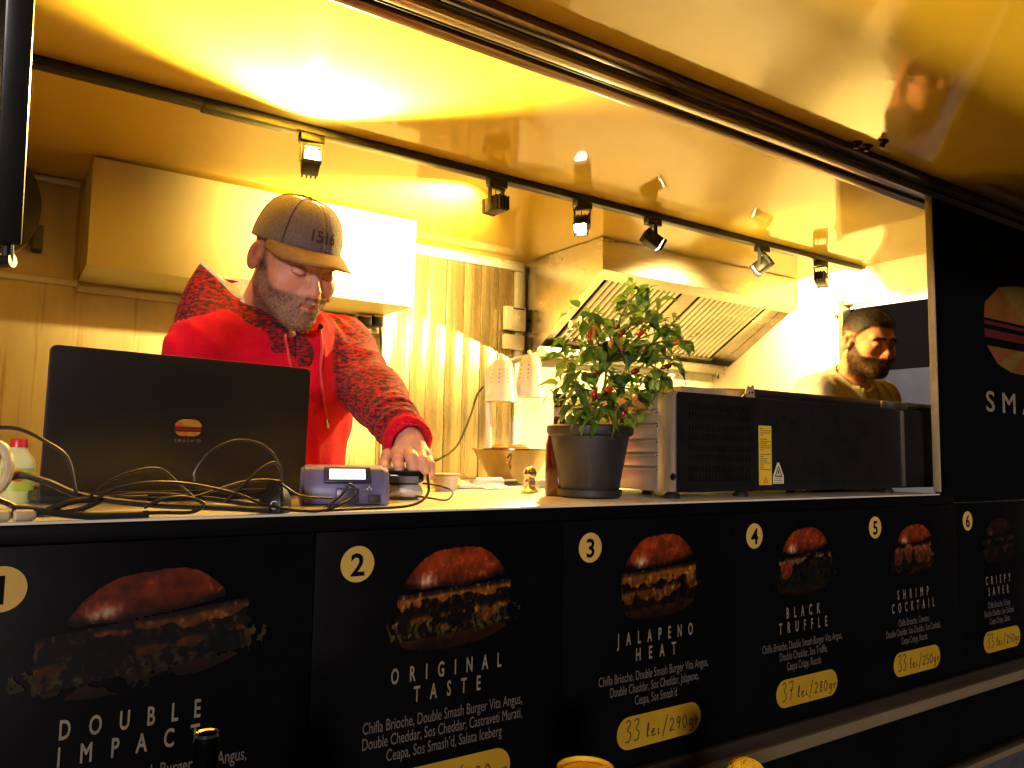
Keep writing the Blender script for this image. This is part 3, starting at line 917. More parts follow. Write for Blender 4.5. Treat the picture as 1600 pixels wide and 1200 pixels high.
pn = (pp(0, 0.012, 0.058) - pp(0, -0.002, 0.034))
pu = pn.normalized()
pnn = px_.cross(pu)
dc = pp(0.004, 0.005, 0.046)
disp = MB().obox(dc + pnn * 0.003, (px_, pu, pnn), (0.036, 0.0135, 0.004)).build('display_bezel', M['blue_d'], PR, bevel=0.002)
MB().obox(dc + pnn * 0.0075, (px_, pu, pnn), (0.0275, 0.0088, 0.0008)).build('display', M['lcd'], disp)
part_ = MB().obox(pp(0.004, -0.006, 0.017), (px_, pd_, pz), (0.017, 0.004, 0.011))
part_.build('port', M['blue_d'], body, bevel=0.002)
MB().obox(pp(0.046, -0.0055, 0.012), (px_, pd_, pz), (0.009, 0.003, 0.006)).build('port', M['rubber'], body, bevel=0.001)
lb_ = MB()
for k, (du, dz) in enumerate(((0, 0), (0.003, 0.003), (0.006, 0))):
    lb_.obox(pp(0.035 + du, -0.0046, 0.027 + dz), (px_, pd_, pz), (0.0009, 0.0008, 0.0012))
lb_.build('network_mark', M['white_plastic'], body)['kind'] = 'stuff'

# ------------------------------------------------------------------ card terminal under the hand
M['silver'] = mat('silver_plastic', (0.55, 0.52, 0.47), 0.30, 0.7, var=0.06, scale=30)
M['gloss'] = mat('gloss_black', (0.008, 0.008, 0.009), 0.10, var=0.05, scale=10)
t0 = at(628, 781, Z=CT)
TM = thing('card_terminal', 'black and silver card terminal under the person\'s hand', 'card terminal', t0)
td = Vector((0.42, 0.907, 0)).normalized()
tx = Vector((td.y, -td.x, 0))
def tp_(u, v, z): return t0 + tx * u + td * v + pz * z
def octo(w, z0, z1, y0): return [(-w, z0), (-w * .86, z0 - .004), (w * .86, z0 - .004), (w, z0), (w, z1), (w * .8, z1 + .008), (-w * .8, z1 + .008), (-w, z1)]
MB().prism([tp_(u, 0, z) for u, z in octo(0.037, 0.008, 0.020, 0)], td * 0.0, td * 0.15).build('lower_shell', M['silver'], TM, bevel=0.003)
up_ = MB().prism([tp_(u, 0, z) for u, z in octo(0.0385, 0.034, 0.044, 0)], td * -0.004, td * 0.155).build('upper_shell', M['gloss'], TM, bevel=0.004)
part2 = MB().obox(tp_(0, 0.085, 0.0545), (tx, td, pz), (0.026, 0.055, 0.001)).build('keypad', M['darkgrey'], up_)
MB().obox(tp_(0, -0.0055, 0.036), (tx, td, pz), (0.028, 0.0012, 0.006)).build('card_slot', M['darkgrey'], up_)

# ------------------------------------------------------------------ dish-soap bottle with red cap
sb = at(24, 776, Y=0.33)
sb.z = CT
SB = thing('soap_bottle', 'small pale yellow soap bottle with red cap left of the laptop', 'bottle', sb)
M['soap'] = mat('pale_yellow_plastic', (0.62, 0.66, 0.28), 0.28, var=0.05, scale=10, sss=0.2)
M['redcap'] = mat('red_cap', (0.62, 0.02, 0.012), 0.35, var=0.06, scale=20)
M['lab_y'] = mat('label_green_yellow', (0.42, 0.52, 0.05), 0.4, var=0.15, scale=40)
M['lab_r'] = mat('label_red', (0.55, 0.03, 0.02), 0.4, var=0.05, scale=40)
MB().lathe([(0, 0), (0.019, 0), (0.0215, 0.004), (0.0220, 0.055), (0.0205, 0.064), (0.013, 0.076), (0.0105, 0.082), (0.0105, 0.085)], sb, 24, sx=1.05, sy=0.7).build('bottle_body', M['soap'], SB)
MB().lathe([(0, 0.083), (0.0115, 0.083), (0.0115, 0.094), (0.0105, 0.096), (0, 0.096)], sb, 20).build('cap', M['redcap'], SB)
rows = []
for z in (0.018, 0.052):
    rows.append([sb + Vector((math.sin(a) * 0.0236, -math.cos(a) * 0.0160, z)) for a in [R_(-60 + 12 * k) for k in range(11)]])
lbl = MB().grid(rows).build('label_band', M['lab_y'], SB)
MB().lathe([(0.0085, 0.0005), (0.0085, 0)], sb + Vector((0.001, -0.0163, 0.040)), 20, ax=((1, 0, 0), (0, 0, 1), (0, -1, 0))).build('label_spot', M['lab_r'], lbl)
mesh_text('label_mark', '5', M['white_plastic'], lbl, sb + Vector((0.001, -0.0172, 0.040)), XA, ZA, 0.011, bold=0.02)

# ------------------------------------------------------------------ cables on the counter
M['cable'] = mat('black_cable', (0.018, 0.017, 0.017), 0.36, var=0.1, scale=80)
M['cable_c'] = mat('cream_cable', (0.62, 0.50, 0.30), 0.45, var=0.08, scale=60)


def cable(pts, r, label, m_='cable', name='cable', cat='cable', group=None):
    """pts: (px, py, Y) points; kept above the counter"""
    P = []
    for a in pts:
        p = at(a[0], a[1], Y=a[2])
        p.z = max(p.z, CT + r)
        P.append(p)
    o = MB().tube(spline(P, 10), r, 8).build(name, M[m_])
    return tag(o, label, cat, group)


cable([(-60, 672, .06), (0, 668, .05), (35, 672, .045), (75, 692, .02), (105, 715, .01), (117, 760, .0), (118, 775, .0)], .0024, 'black cable arching past the left edge of the laptop lid')
cable([(-40, 790, .02), (20, 745, .02), (70, 752, .015), (130, 775, .01), (230, 788, .005), (330, 793, .005), (420, 797, .0)], .0042, 'thick black cable lying from the soap bottle along the laptop foot')
cable([(-30, 770, .01), (15, 788, .01), (50, 804, .0), (120, 798, .0), (170, 779, .01), (240, 773, .015), (330, 780, .01), (395, 789, .005), (450, 795, .0)], .0034, 'black cable waving low across the counter before the laptop')
cable([(10, 805, -.003), (60, 802, -.003), (110, 785, .0), (160, 780, .01), (230, 778, .01)], .0040, 'short thick black cable crossing beside the cream plug')
cable([(138, 778, .0), (170, 752, .005), (215, 735, .01), (250, 733, .015), (275, 752, .015), (305, 780, .01)], .0018, 'thin black wire looping low on the laptop lid')
cable([(150, 780, -.003), (180, 764, .0), (235, 754, .0), (300, 757, .0), (370, 772, -.002), (420, 790, -.004), (480, 798, -.004), (560, 795, -.004), (640, 790, -.002), (668, 772, .02), (668, 742, .04)], .0022, 'long black lead running from the laptop to the card terminal')
cable([(304, 752, .015), (305, 735, .015), (330, 705, .015), (370, 688, .02), (410, 695, .02), (435, 722, .02), (441, 748, .015), (440, 770, .01)], .0016, 'thin black wire forming the tall arch on the laptop lid')
cable([(350, 785, .0), (375, 762, .0), (405, 735, .005), (428, 723, .01), (438, 735, .01), (441, 755, .01)], .0022, 'grey-lit black wire peaking right of the tall arch')
cable([(300, 778, .0), (340, 765, .005), (380, 753, .01), (420, 750, .01), (440, 757, .01), (470, 775, .005), (520, 779, .005)], .0018, 'thin black wire reaching from the laptop towards the cash register')
cable([(225, 793, -.004), (255, 780, -.003), (290, 777, -.003), (318, 787, -.004), (300, 800, -.006), (250, 801, -.006), (180, 803, -.006)], .0024, 'black cable bent in a small flat loop before the laptop')
cable([(20, 795, .0), (70, 800, -.004), (140, 806, -.006), (200, 806, -.006), (232, 804, -.006)], .0048, 'thickest black cable ending bluntly on the counter edge')
cable([(450, 797, -.004), (500, 798, -.006), (540, 785, -.006), (556, 770, -.006), (546, 757, -.004), (535, 772, -.002), (515, 790, -.004), (505, 797, -.004)], .0022, 'black lead plugged into the cash register port')
cable([(660, 755, .16), (690, 760, .15), (707, 768, .13), (698, 781, .10), (670, 778, .08), (650, 775, .07)], .0018, 'thin black wire looping on the counter right of the card terminal')
cable([(-20, 690, .02), (5, 700, .015), (14, 725, .01), (6, 755, .01), (-20, 780, .01)], .0058, 'cream curved hose at the left edge of the picture', 'cable_c', 'hose', 'hose')
for (a, bb, lab) in (((-12, 806), (16, 801), 'cream plug end at the left edge of the counter'), ((20, 813), (55, 807), 'cream plug lying along the counter edge under the cables')):
    p, q = at(a[0], a[1], Y=-.008), at(bb[0], bb[1], Y=-.004)
    p.z = q.z = CT + 0.0075
    tag(MB().tube([p, p * .9 + q * .1, p * .15 + q * .85, q], [.005, .007, .007, .005], 12).build('plug', M['cable_c']), lab, 'plug', 'cream plugs')
# small black adapter with a ring mark
ad = at(434, 795, Y=0.005)
ad.z = CT
AD = thing('power_adapter', 'small black adapter with white ring mark at the laptop\'s right foot', 'adapter', ad)
MB().lathe([(0, 0), (0.024, 0), (0.023, 0.02), (0.010, 0.043), (0.006, 0.046), (0, 0.046)], ad + Vector((0, .012, 0)), 4).build('shell', M['matblack'], AD, bevel=0.003)
rg = MB()
pts = [ad + Vector((-0.007 + 0.005 * math.cos(R_(a)), -0.0075 + .0, 0.012 + 0.005 * math.sin(R_(a)))) for a in range(50, 320, 18)]
rg.tube(pts, 0.0008, 6)
rg.build('ring_mark', M['white_plastic'], AD)

# ------------------------------------------------------------------ potted chilli plant
PB = at(921, 777, Z=CT)
POT = thing('chilli_plant', 'potted chilli plant with red peppers in a dark grey pot on the counter', 'potted plant', PB)
M['pot'] = mat('dark_grey_pot', (0.014, 0.013, 0.014), 0.55, var=0.08, scale=30, bump=0.03, bscale=300)
M['soil'] = mat('soil', (0.03, 0.02, 0.012), 0.9, var=0.3, scale=60, bump=0.6, bscale=120)
MB().lathe([(0, 0.006), (0.055, 0.006), (0.058, 0.010), (0.079, 0.122), (0.086, 0.126), (0.088, 0.131), (0.088, 0.142), (0.085, 0.145), (0.081, 0.143), (0.077, 0.120)], PB, 40).build('pot', M['pot'], POT)
MB().lathe([(0, 0), (0.058, 0), (0.064, 0.004), (0.066, 0.016), (0.063, 0.017), (0.060, 0.008)], PB, 36).build('saucer', M['pot'], POT)
MB().lathe([(0, 0.120), (0.04, 0.122), (0.0765, 0.118)], PB, 24).build('soil', M['soil'], POT)
M['stem'] = mat('green_stem', (0.10, 0.14, 0.03), 0.5, var=0.15, scale=40)
LEAFM = [mat('leaf_green', (0.075, 0.165, 0.022), 0.38, var=0.15, scale=30, bump=0.15, bscale=120),
         mat('leaf_dark', (0.035, 0.090, 0.018), 0.36, var=0.15, scale=30, bump=0.15, bscale=120),
         mat('leaf_light', (0.17, 0.27, 0.035), 0.40, var=0.15, scale=30, bump=0.15, bscale=120)]
for lm in LEAFM:
    nt = lm.node_tree
    b_ = nt.nodes['Principled BSDF']
    tr = nt.nodes.new('ShaderNodeBsdfTranslucent')
    mx = nt.nodes.new('ShaderNodeMixShader')
    mx.inputs[0].default_value = 0.28
    src = b_.inputs['Base Color'].links[0].from_socket
    nt.links.new(src, tr.inputs['Color'])
    nt.links.new(b_.outputs[0], mx.inputs[1])
    nt.links.new(tr.outputs[0], mx.inputs[2])
    nt.links.new(mx.outputs[0], nt.nodes['Material Output'].inputs['Surface'])


def leaf_mesh(curl, fold, k, mat_):
    """unit leaf along +x, ovate with a drawn-out tip"""
    rows = []
    wprof = [0.02, 0.20, 0.29, 0.30, 0.24, 0.15, 0.06, 0.004]
    for i, w in enumerate(wprof):
        t = i / (len(wprof) - 1)
        z0 = -curl * t * t
        row = []
        for s in (-1, -0.5, 0, 0.5, 1):
            row.append((t, s * w + 0.03 * math.sin(t * 5 + k), z0 + fold * abs(s) * w + 0.025 * math.sin(9 * t + 2 * s + k)))
        rows.append(row)
    mb = MB().grid(rows)
    me = bpy.data.meshes.new('leaf')
    me.from_pydata(mb.v, [], mb.f)
    me.polygons.foreach_set('use_smooth', [True] * len(me.polygons))
    me.materials.append(mat_)
    return me


LEAVES = [leaf_mesh(c_, f_, k, LEAFM[k % 3]) for k, (c_, f_) in enumerate(((.25, .35), (.45, .25), (.1, .5), (.6, .3), (.3, .15), (.35, .4)))]
stem_b = MB()
nleaf = 0


def put_leaf(p, d, size, roll=0.0, mesh=None):
    global nleaf
    d = Vector(d).normalized()
    z = Vector((0, 0, 1))
    y = z.cross(d)
    if y.length < .05: y = Vector((1, 0, 0)).cross(d)
    y.normalize()
    zz = d.cross(y)
    mm = Matrix((d, y, zz)).transposed().to_4x4() @ Matrix.Rotation(roll, 4, 'X') @ Matrix.Scale(size, 4)
    mm.translation = p
    o = bpy.data.objects.new('leaf', mesh or LEAVES[rnd.randrange(6)])
    o.matrix_basis = mm
    link(o, POT)
    nleaf += 1


base_p = PB + Vector((0.0, 0, 0.118))
D0 = (PB - CAM).dot(FWD)
tips = [(1002, 446), (985, 468), (1022, 470), (962, 500), (1010, 500), (1040, 500), (905, 492), (928, 488), (950, 530), (895, 528),
        (925, 545), (975, 540), (1000, 540), (1030, 535), (1055, 512), (1062, 530), (885, 560), (905, 580), (940, 575), (970, 580),
        (1000, 585), (1025, 575), (1045, 560), (878, 600), (900, 615), (935, 620), (965, 620), (995, 615), (1020, 600), (905, 640),
        (935, 645), (960, 640), (985, 645), (890, 650), (1040, 590)]
fork = [base_p + Vector((0.004, 0.0, 0.05)), base_p + Vector((-0.02, 0.01, 0.085)), base_p + Vector((0.03, -0.005, 0.10)), base_p + Vector((0.045, 0.0, 0.16))]
stem_b.tube(spline([base_p, base_p + Vector((-.004, 0, .03)), fork[0], fork[2], fork[3]], 5), [.005] * 6 + [.0045] * 5 + [.0035] * 5 + [.0026] * 5, 8)
stem_b.tube(spline([fork[0], base_p + Vector((-.008, .005, .07)), fork[1]], 5), .0032, 8)
for (tx_, ty_) in tips:
    q = at(tx_, ty_, d=D0 + rnd.uniform(-0.07, 0.09))
    f = min(fork, key=lambda a: (a - q).length + (0.15 if a.z > q.z + .02 else 0))
    mid = (f + q) / 2 + Vector((rnd.uniform(-.01, .01), rnd.uniform(-.01, .01), 0.012))
    P = spline([f, mid, q], 5)
    stem_b.tube(P, [.0024 - .0012 * i / len(P) for i in range(len(P))], 6)
    for k in range(7):
        pos = P[rnd.randrange(4, len(P))] if k > 2 else q
        ang = rnd.uniform(0, 2 * math.pi)
        el = rnd.uniform(-0.75, 0.45)
        d = Vector((math.cos(ang) * math.cos(el), math.sin(ang) * math.cos(el), math.sin(el)))
        pet = pos + d * rnd.uniform(.006, .014)
        stem_b.tube([pos, pet], .0008, 5, caps=False)
        put_leaf(pet, d + Vector((0, 0, -.25)), rnd.uniform(.028, .050), rnd.uniform(-.6, .6))
# single leaves the outline shows: drooping right-hand ones, big low ones over the pot rim, left ones
for (a, bq, s, dd) in (((1040, 588), (1062, 620), .040, -.02), ((1030, 590), (1040, 625), .040, -.03), ((1020, 592), (1022, 632), .040, -.03),
                       ((905, 480), (893, 468), .03, 0), ((890, 623), (857, 629), .042, -.03), ((895, 632), (872, 648), .036, -.04),
                       ((915, 640), (888, 670), .050, -.07), ((930, 650), (905, 672), .045, -.075), ((925, 655), (930, 688), .038, -.085), ((950, 640), (975, 692), .054, -.085),
                       ((965, 640), (955, 690), .048, -.09), ((975, 655), (995, 672), .032, -.08), ((945, 630), (925, 650), .046, -.075), ((1000, 455), (1012, 442), .028, -.02), ((1000, 455), (985, 446), .030, 0),
                       ((890, 545), (868, 552), .034, 0), ((885, 575), (862, 588), .036, -.03), ((880, 540), (860, 520), .032, -.02)):
    p, q = at(*a, d=D0 + dd), at(*bq, d=D0 + dd - .01)
    put_leaf(p, q - p, s, rnd.uniform(-.5, .5), LEAVES[rnd.choice((0, 2, 5))])
# the many small leaves in between, as one mass of foliage
sm_ = MB()
for k in range(330):
    tx_, ty_ = tips[rnd.randrange(len(tips))]
    p = at(tx_ + rnd.uniform(-22, 22), ty_ + rnd.uniform(-14, 26), d=D0 + rnd.uniform(-.08, .09))
    if p.z < PB.z + .135: continue
    ang, el = rnd.uniform(0, 2 * math.pi), rnd.uniform(-.9, .6)
    d = Vector((math.cos(ang) * math.cos(el), math.sin(ang) * math.cos(el), math.sin(el)))
    y = Vector((0, 0, 1)).cross(d).normalized()
    z = d.cross(y)
    sz, cu = rnd.uniform(.014, .026), rnd.uniform(.1, .5)
    rows = []
    for t_, w_ in ((0, .02), (.2, .20), (.42, .27), (.65, .2), (.85, .09), (1, .005)):
        rows.append([p + (d * t_ + y * (s_ * w_) + z * (.3 * abs(s_) * w_ - cu * t_ * t_)) * sz for s_ in (-1, 0, 1)])
    sm_.grid(rows)
sm_.build('foliage', LEAFM[2], POT, smooth=80)['kind'] = 'stuff'
stem_b.build('stem', M['stem'], POT)
M['pep'] = mat('red_pepper', (0.55, 0.018, 0.008), 0.18, var=0.15, scale=40, coat=.4)
M['pep_o'] = mat('orange_pepper', (0.60, 0.20, 0.02), 0.2, var=0.25, scale=60, coat=.4)
M['pep_d'] = mat('dark_red_pepper', (0.16, 0.010, 0.012), 0.2, var=0.15, scale=40, coat=.4)
for (a, bq, w, m_) in (((923, 512), (921, 533), 8, 'pep'), ((928, 508), (929, 530), 8, 'pep_o'), ((954, 530), (955, 547), 7, 'pep_o'), ((974, 516), (968, 527), 9, 'pep_d'),
                       ((1003, 516), (998, 529), 8, 'pep'), ((1062, 533), (1042, 543), 8, 'pep_o'), ((1048, 570), (1030, 577), 8, 'pep_d'), ((930, 607), (927, 624), 8, 'pep'),
                       ((917, 620), (924, 642), 10, 'pep_o'), ((977, 636), (972, 655), 10, 'pep'), ((953, 607), (945, 613), 10, 'pep'), ((997, 577), (985, 585), 9, 'pep_d'),
                       ((970, 545), (975, 549), 9, 'pep_d'), ((934, 581), (928, 585), 8, 'pep_d'), ((965, 508), (963, 515), 8, 'pep_d')):
    p, q = at(*a, d=D0 - .055), at(*bq, d=D0 - .06)
    r = w * D0 / 1200 / 2
    n = 8
    pts = [p + (q - p) * (i / n) + Vector((0.002 * math.sin(i), 0, 0)) for i in range(n + 1)]
    rr = [r * .55, r * .95, r, r * .98, r * .92, r * .8, r * .62, r * .38, r * .08]
    pe = MB().tube(pts, rr, 10).build('pepper', M[m_], POT, smooth=80)
    MB().tube([p + (p - q).normalized() * .010 + Vector((0, 0, .002)), p], [.0012, r * .6], 8).build('stalk', M['stem'], pe)

# amber bottle behind the pot
ab = at(872, 772, Y=0.20)
ab.z = CT
AB = thing('amber_bottle', 'amber glass bottle standing behind the left side of the flower pot', 'bottle', ab)
M['amber'] = mat('amber_glass', (0.09, 0.016, 0.003), 0.10, var=0.1, scale=10, trans=0.5)
M['kraft'] = mat('bottle_label', (0.45, 0.33, 0.14), 0.5, var=0.1, scale=30)
MB().lathe([(0, 0), (0.026, 0), (0.028, 0.004), (0.028, 0.105), (0.024, 0.122), (0.013, 0.145), (0.0115, 0.19), (0.013, 0.192), (0.013, 0.2), (0.0, 0.2)], ab + Vector((.016, .02, 0)), 24).build('glass', M['amber'], AB)
MB().lathe([(0.0122, 0.158), (0.0124, 0.158), (0.0124, 0.182), (0.0122, 0.182)], ab + Vector((.016, .02, 0)), 24).build('neck_label', M['kraft'], AB)
MB().lathe([(0.0, 0.199), (0.0145, 0.199), (0.0145, 0.206), (0.012, 0.21), (0, 0.21)], ab + Vector((.016, .02, 0)), 20).build('cap', M['rubber'], AB)

# little chrome figure-like shaker
cs = at(828, 770, Z=CT)
CSK = thing('chrome_shaker', 'small chrome knob-headed shaker on the counter left of the pot', 'shaker', cs)
MB().lathe([(0, 0), (0.019, 0), (0.020, 0.004), (0.013, 0.010), (0.010, 0.016), (0.0125, 0.024), (0.010, 0.030)], cs, 20).build('foot', M['chrome'], CSK)
hd_ = MB().lathe([(0, 0.028), (0.009, 0.029), (0.0135, 0.034), (0.0150, 0.042), (0.0135, 0.050), (0.008, 0.056), (0, 0.058)], cs, 20).build('head', M['chrome'], CSK)
fc_ = MB()
for s in (-1, 1):
    fc_.lathe([(0, 0), (0.004, 0.0), (0.003, 0.002), (0, 0.002)], cs + Vector((s * .006 - .003, -0.0135, 0.044)), 10, ax=((1, 0, 0), (0, 0, 1), (0, -1, 0)))
fc_.build('recess', M['rubber'], hd_)
gr_ = MB()
for k in range(5):
    gr_.box(cs.x - .010 + .003 * k, cs.x - .0087 + .003 * k, cs.y - .0145, cs.y - .008, cs.z + .017, cs.z + .031)
gr_.build('ribs', M['chrome'], CSK)['kind'] = 'stuff'

# ------------------------------------------------------------------ black topping cooler on the counter
CX0, CX1, CY0, CY1, CZ0, CZ1 = 1.135, 2.20, 0.050, 0.40, 1.6235, 1.826
CL = thing('topping_cooler', 'long black topping cooler with vent slots and a yellow sticker', 'cooler', ((CX0 + CX1) / 2, 0.22, CT))
part('body', M['matblack'], CL, (CX0 + 0.002, CX1, CY0 + 0.012, CY1, CZ0, CZ1 - 0.002), bevel=0.002)
gx0, gx1 = 1.165, 1.372
part('front_plate', M['matblack'], CL, (gx1, CX1, CY0, CY0 + 0.010, CZ0 + 0.0, CZ1), bevel=0.001)
# perforated plate: real slots
vb = MB()
ncol, rowsz = 20, []
zt = CZ1 - 0.022
for gidx in range(4):
    for r in range(2):
        z1 = zt - gidx * 0.0425 - r * 0.0185
        rowsz.append((z1 - 0.0135, z1))
cw = (gx1 - 0.014 - gx0) / ncol
xs_ = [CX0]
for k in range(ncol):
    xs_ += [gx0 + k * cw + cw * .26, gx0 + k * cw + cw * .74]
xs_.append(gx1 - 0.0005)
zs_ = [CZ0]
for z0, z1 in sorted(rowsz):
    zs_ += [z0, z1]
zs_.append(CZ1)
for i in range(len(xs_) - 1):
    for j in range(len(zs_) - 1):
        a, b2, c2_, d2 = xs_[i], xs_[i + 1], zs_[j], zs_[j + 1]
        if i % 2 == 1 and j % 2 == 1:
            vb.add([(a, CY0, c2_), (b2, CY0, c2_), (b2, CY0, d2), (a, CY0, d2), (a, CY0 + .006, c2_), (b2, CY0 + .006, c2_), (b2, CY0 + .006, d2), (a, CY0 + .006, d2)],
                   [(0, 4, 5, 1), (1, 5, 6, 2), (2, 6, 7, 3), (3, 7, 4, 0)])
        else:
            vb.add([(a, CY0, c2_), (b2, CY0, c2_), (b2, CY0, d2), (a, CY0, d2)], [(0, 1, 2, 3)])
vp = vb.build('vent_plate', M['matblack'], CL, smooth=0)
bmx = bmesh.new(); bmx.from_mesh(vp.data); bmesh.ops.remove_doubles(bmx, verts=bmx.verts, dist=1e-5); bmx.to_mesh(vp.data); bmx.free()
part('back_grille', M['alu_dark'], CL, (CX0 + .004, gx1, CY0 + 0.0085, CY0 + 0.0115, CZ0 + .004, CZ1 - .004))
part('end_cover', M['matblack'], CL, (CX0, CX0 + 0.0018, CY0 + .001, CY1, CZ0 + .003, CZ1 - .003))
part('right_post', M['steel'], CL, (1.950, 1.962, CY0 - 0.003, CY0 - 0.0003, CZ0 + 0.004, CZ1 - 0.004))
lid0 = 1.405
lidm = MB().prism([(lid0, CY0 + .030, CZ1 + 0.001), (lid0, CY0 + .026, CZ1 + 0.012), (lid0, CY0 + .036, CZ1 + 0.024), (lid0, CY1 - .02, CZ1 + 0.045), (lid0, CY1, CZ1 + .001)], (0, 0, 0), (CX1 - lid0, 0, 0)).build('lid', M['matblack'], CL, bevel=0.002)
part('lid_handle', M['steel'], lidm, (1.90, 2.02, CY0 + .019, CY0 + .025, CZ1 + .001, CZ1 + 0.020), bevel=0.002)
M['bracket'] = mat('cream_bracket', (0.55, 0.42, 0.26), 0.35, 0.5, var=0.1, scale=30)
hbk = MB().prism([(0, CY0 + .02, CZ1 + .001), (lid0 - .052, CY0 + .02, CZ1 + .001)][1:] + [(lid0 - .006, CY0 + .02, CZ1 + .001), (lid0 - .010, CY0 + .02, CZ1 + .030), (lid0 - .016, CY0 + .02, CZ1 + .030), (lid0 - .018, CY0 + .02, CZ1 + .026), (lid0 - .026, CY0 + .02, CZ1 + .026), (lid0 - .028, CY0 + .02, CZ1 + .029), (lid0 - .033, CY0 + .02, CZ1 + .024), (lid0 - .038, CY0 + .02, CZ1 + .010)], (0, 0, 0), (0, .003, 0)).build('hinge_bracket', M['bracket'], CL)
for dx, dz in ((-.017, .013), (-.028, .012), (-.043, .005)):
    MB().lathe([(0, 0), (.0035, 0), (.003, .002), (0, .0025)], (lid0 + dx, CY0 + .0195, CZ1 + dz), 10, ax=((1, 0, 0), (0, 0, 1), (0, -1, 0))).build('screw', M['chrome'], hbk)
part('rear_ledge', M['bracket'], CL, (1.20, lid0 - .004, CY0 + .05, CY1 - .02, CZ1 + .001, CZ1 + .018))
for fx in (1.15, 1.36, 1.93):
    MB().lathe([(0, 0), (.016, 0), (.017, .004), (.014, .009), (.010, .013), (0, .013)], (fx, CY0 + .03, CT), 14).build('foot', M['rubber'], CL)
    MB().lathe([(0, 0), (.016, 0), (.017, .004), (.014, .009), (.010, .013), (0, .013)], (fx, CY1 - .03, CT), 14).build('foot', M['rubber'], CL)
# stickers
M['stk'] = mat('yellow_sticker', (0.66, 0.42, 0.03), 0.45, var=0.05, scale=20)
M['stk_w'] = mat('pale_sticker', (0.62, 0.52, 0.33), 0.45, var=0.05, scale=20)
sk = part('energy_sticker', M['stk'], CL, (1.384, 1.4265, CY0 - 0.0012, CY0 - 0.0002, 1.636, 1.7655))
yl = CY0 - 0.0016
ln_b = MB()
rr2 = random.Random(3)
for k in range(20):
    z = 1.760 - 0.0047 * k
    if k in (4, 11): continue
    n = rr2.randint(1, 3)
    ln_b.add([(1.387, yl, z), (1.387 + 0.012 * n, yl, z), (1.387 + 0.012 * n, yl, z - .0014), (1.387, yl, z - .0014)], [(0, 1, 2, 3)])
ln_b.build('sticker_print', M['ink'], sk, smooth=0)['kind'] = 'stuff'


def warn(cx, cz, h, m_, parent, y):
    b = MB()
    for s in (1.0,):
        o3 = [(cx - h * .55, cz), (cx + h * .55, cz), (cx, cz + h)]
        i3 = [(cx - h * .36, cz + h * .11), (cx + h * .36, cz + h * .11), (cx, cz + h * .78)]
        b.add([(p[0], y, p[1]) for p in o3 + i3], [(0, 1, 4, 3), (1, 2, 5, 4), (2, 0, 3, 5)])
        b.add([(cx - h * .07, y, cz + h * .24), (cx + h * .07, y, cz + h * .24), (cx + h * .09, y, cz + h * .56), (cx - h * .09, y, cz + h * .56)], [(0, 1, 2, 3)])
    return b.build('warning_triangle', m_, parent, smooth=0)


warn(1.405, 1.640, 0.016, M['lab_r'], sk, yl)
ws = MB().add([(p[0], CY0 - .0008, p[1]) for p in ((1.431, 1.6385), (1.468, 1.6385), (1.468, 1.655), (1.4525, 1.685), (1.4465, 1.685), (1.431, 1.655))], [(0, 1, 2, 3, 4, 5)]).build('warning_sticker', M['stk_w'], CL, smooth=0)
warn(1.4495, 1.6535, 0.025, M['ink'], ws, CY0 - .0014)
pl_ = MB()
for z in (1.650, 1.646, 1.642):
    pl_.add([(1.434, CY0 - .0014, z), (1.462, CY0 - .0014, z), (1.462, CY0 - .0014, z - .0012), (1.434, CY0 - .0014, z - .0012)], [(0, 1, 2, 3)])
pl_.build('sticker_print', M['ink'], ws, smooth=0)['kind'] = 'stuff'

# louvred steel end of the cooler, facing the plant
M['warmsteel'] = mat('satin_steel', (0.62, 0.56, 0.48), 0.42, 0.85, var=0.08, scale=12, bump=0.05, bscale=60, stretch=(1, 1, .3), rvar=.3)
EX = CX0 - 0.0075
def lx(y0, y1, z0, z1): part('end_strip', M['warmsteel'], CL, (EX, CX0 - 0.0003, y0, y1, z0, z1), bevel=0.001)
ly1 = at(1027, 690, X=EX).y
ly0 = CY1 - 0.03
lx(CY0 + .002, ly1 - .001, CZ0 + .001, CZ1 - .001)
lx(ly0 + .001, CY1 - .001, CZ0 + .001, CZ1 - .001)
zprev = CZ1 - .001
for z in [at(1020, y_, X=EX).z for y_ in (642, 664, 688, 709, 731)]:
    lx(ly1, ly0, z + .0035, zprev)
    MB().prism([(CX0 - .0015, ly1, z + .0030), (EX - .008, ly1, z - .0035), (EX - .008, ly1, z - .0048), (CX0 - .0015, ly1, z + .0012)], (0, 0.001, 0), (0, ly0 - ly1 - .001, 0)).build('louvre', M['warmsteel'], CL)
    zprev = z - .004
lx(ly1, ly0, CZ0 + .001, zprev)
MB().lathe([(0, 0), (.008, 0), (.007, .003), (0, .0035)], at(1053, 745, X=EX), 14, ax=((0, 1, 0), (0, 0, 1), (-1, 0, 0))).build('screw_cap', M['chrome'], CL)

# ------------------------------------------------------------------ things on the back counter
ZB = 1.575
bw = at(800, 757, Z=ZB)
bw = Vector((bw.x, bw.y, ZB)) if bw.y < 1.6 else Vector((at(800, 740, Y=1.42).x, 1.42, ZB))
BW = thing('mixing_bowl', 'wide flared steel mixing bowl with a small handle on the back counter', 'bowl', bw)
sc_ = 0.5 * 126 * (bw - CAM).dot(FWD) / 1200
M['bowl'] = mat('polished_bowl', (0.50, 0.40, 0.26), 0.14, 1.0, var=0.08, scale=10)
MB().lathe([(0, 0.0), (sc_ * .48, 0.0), (sc_ * .52, 0.012), (sc_ * .98, 0.128), (sc_ * 1.02, 0.130), (sc_ * 1.02, 0.134), (sc_ * .96, 0.130), (sc_ * .50, 0.014), (0, 0.008)], bw, 40).build('bowl', M['bowl'], BW)
hp = at(795, 730, Y=bw.y - sc_ * .74)
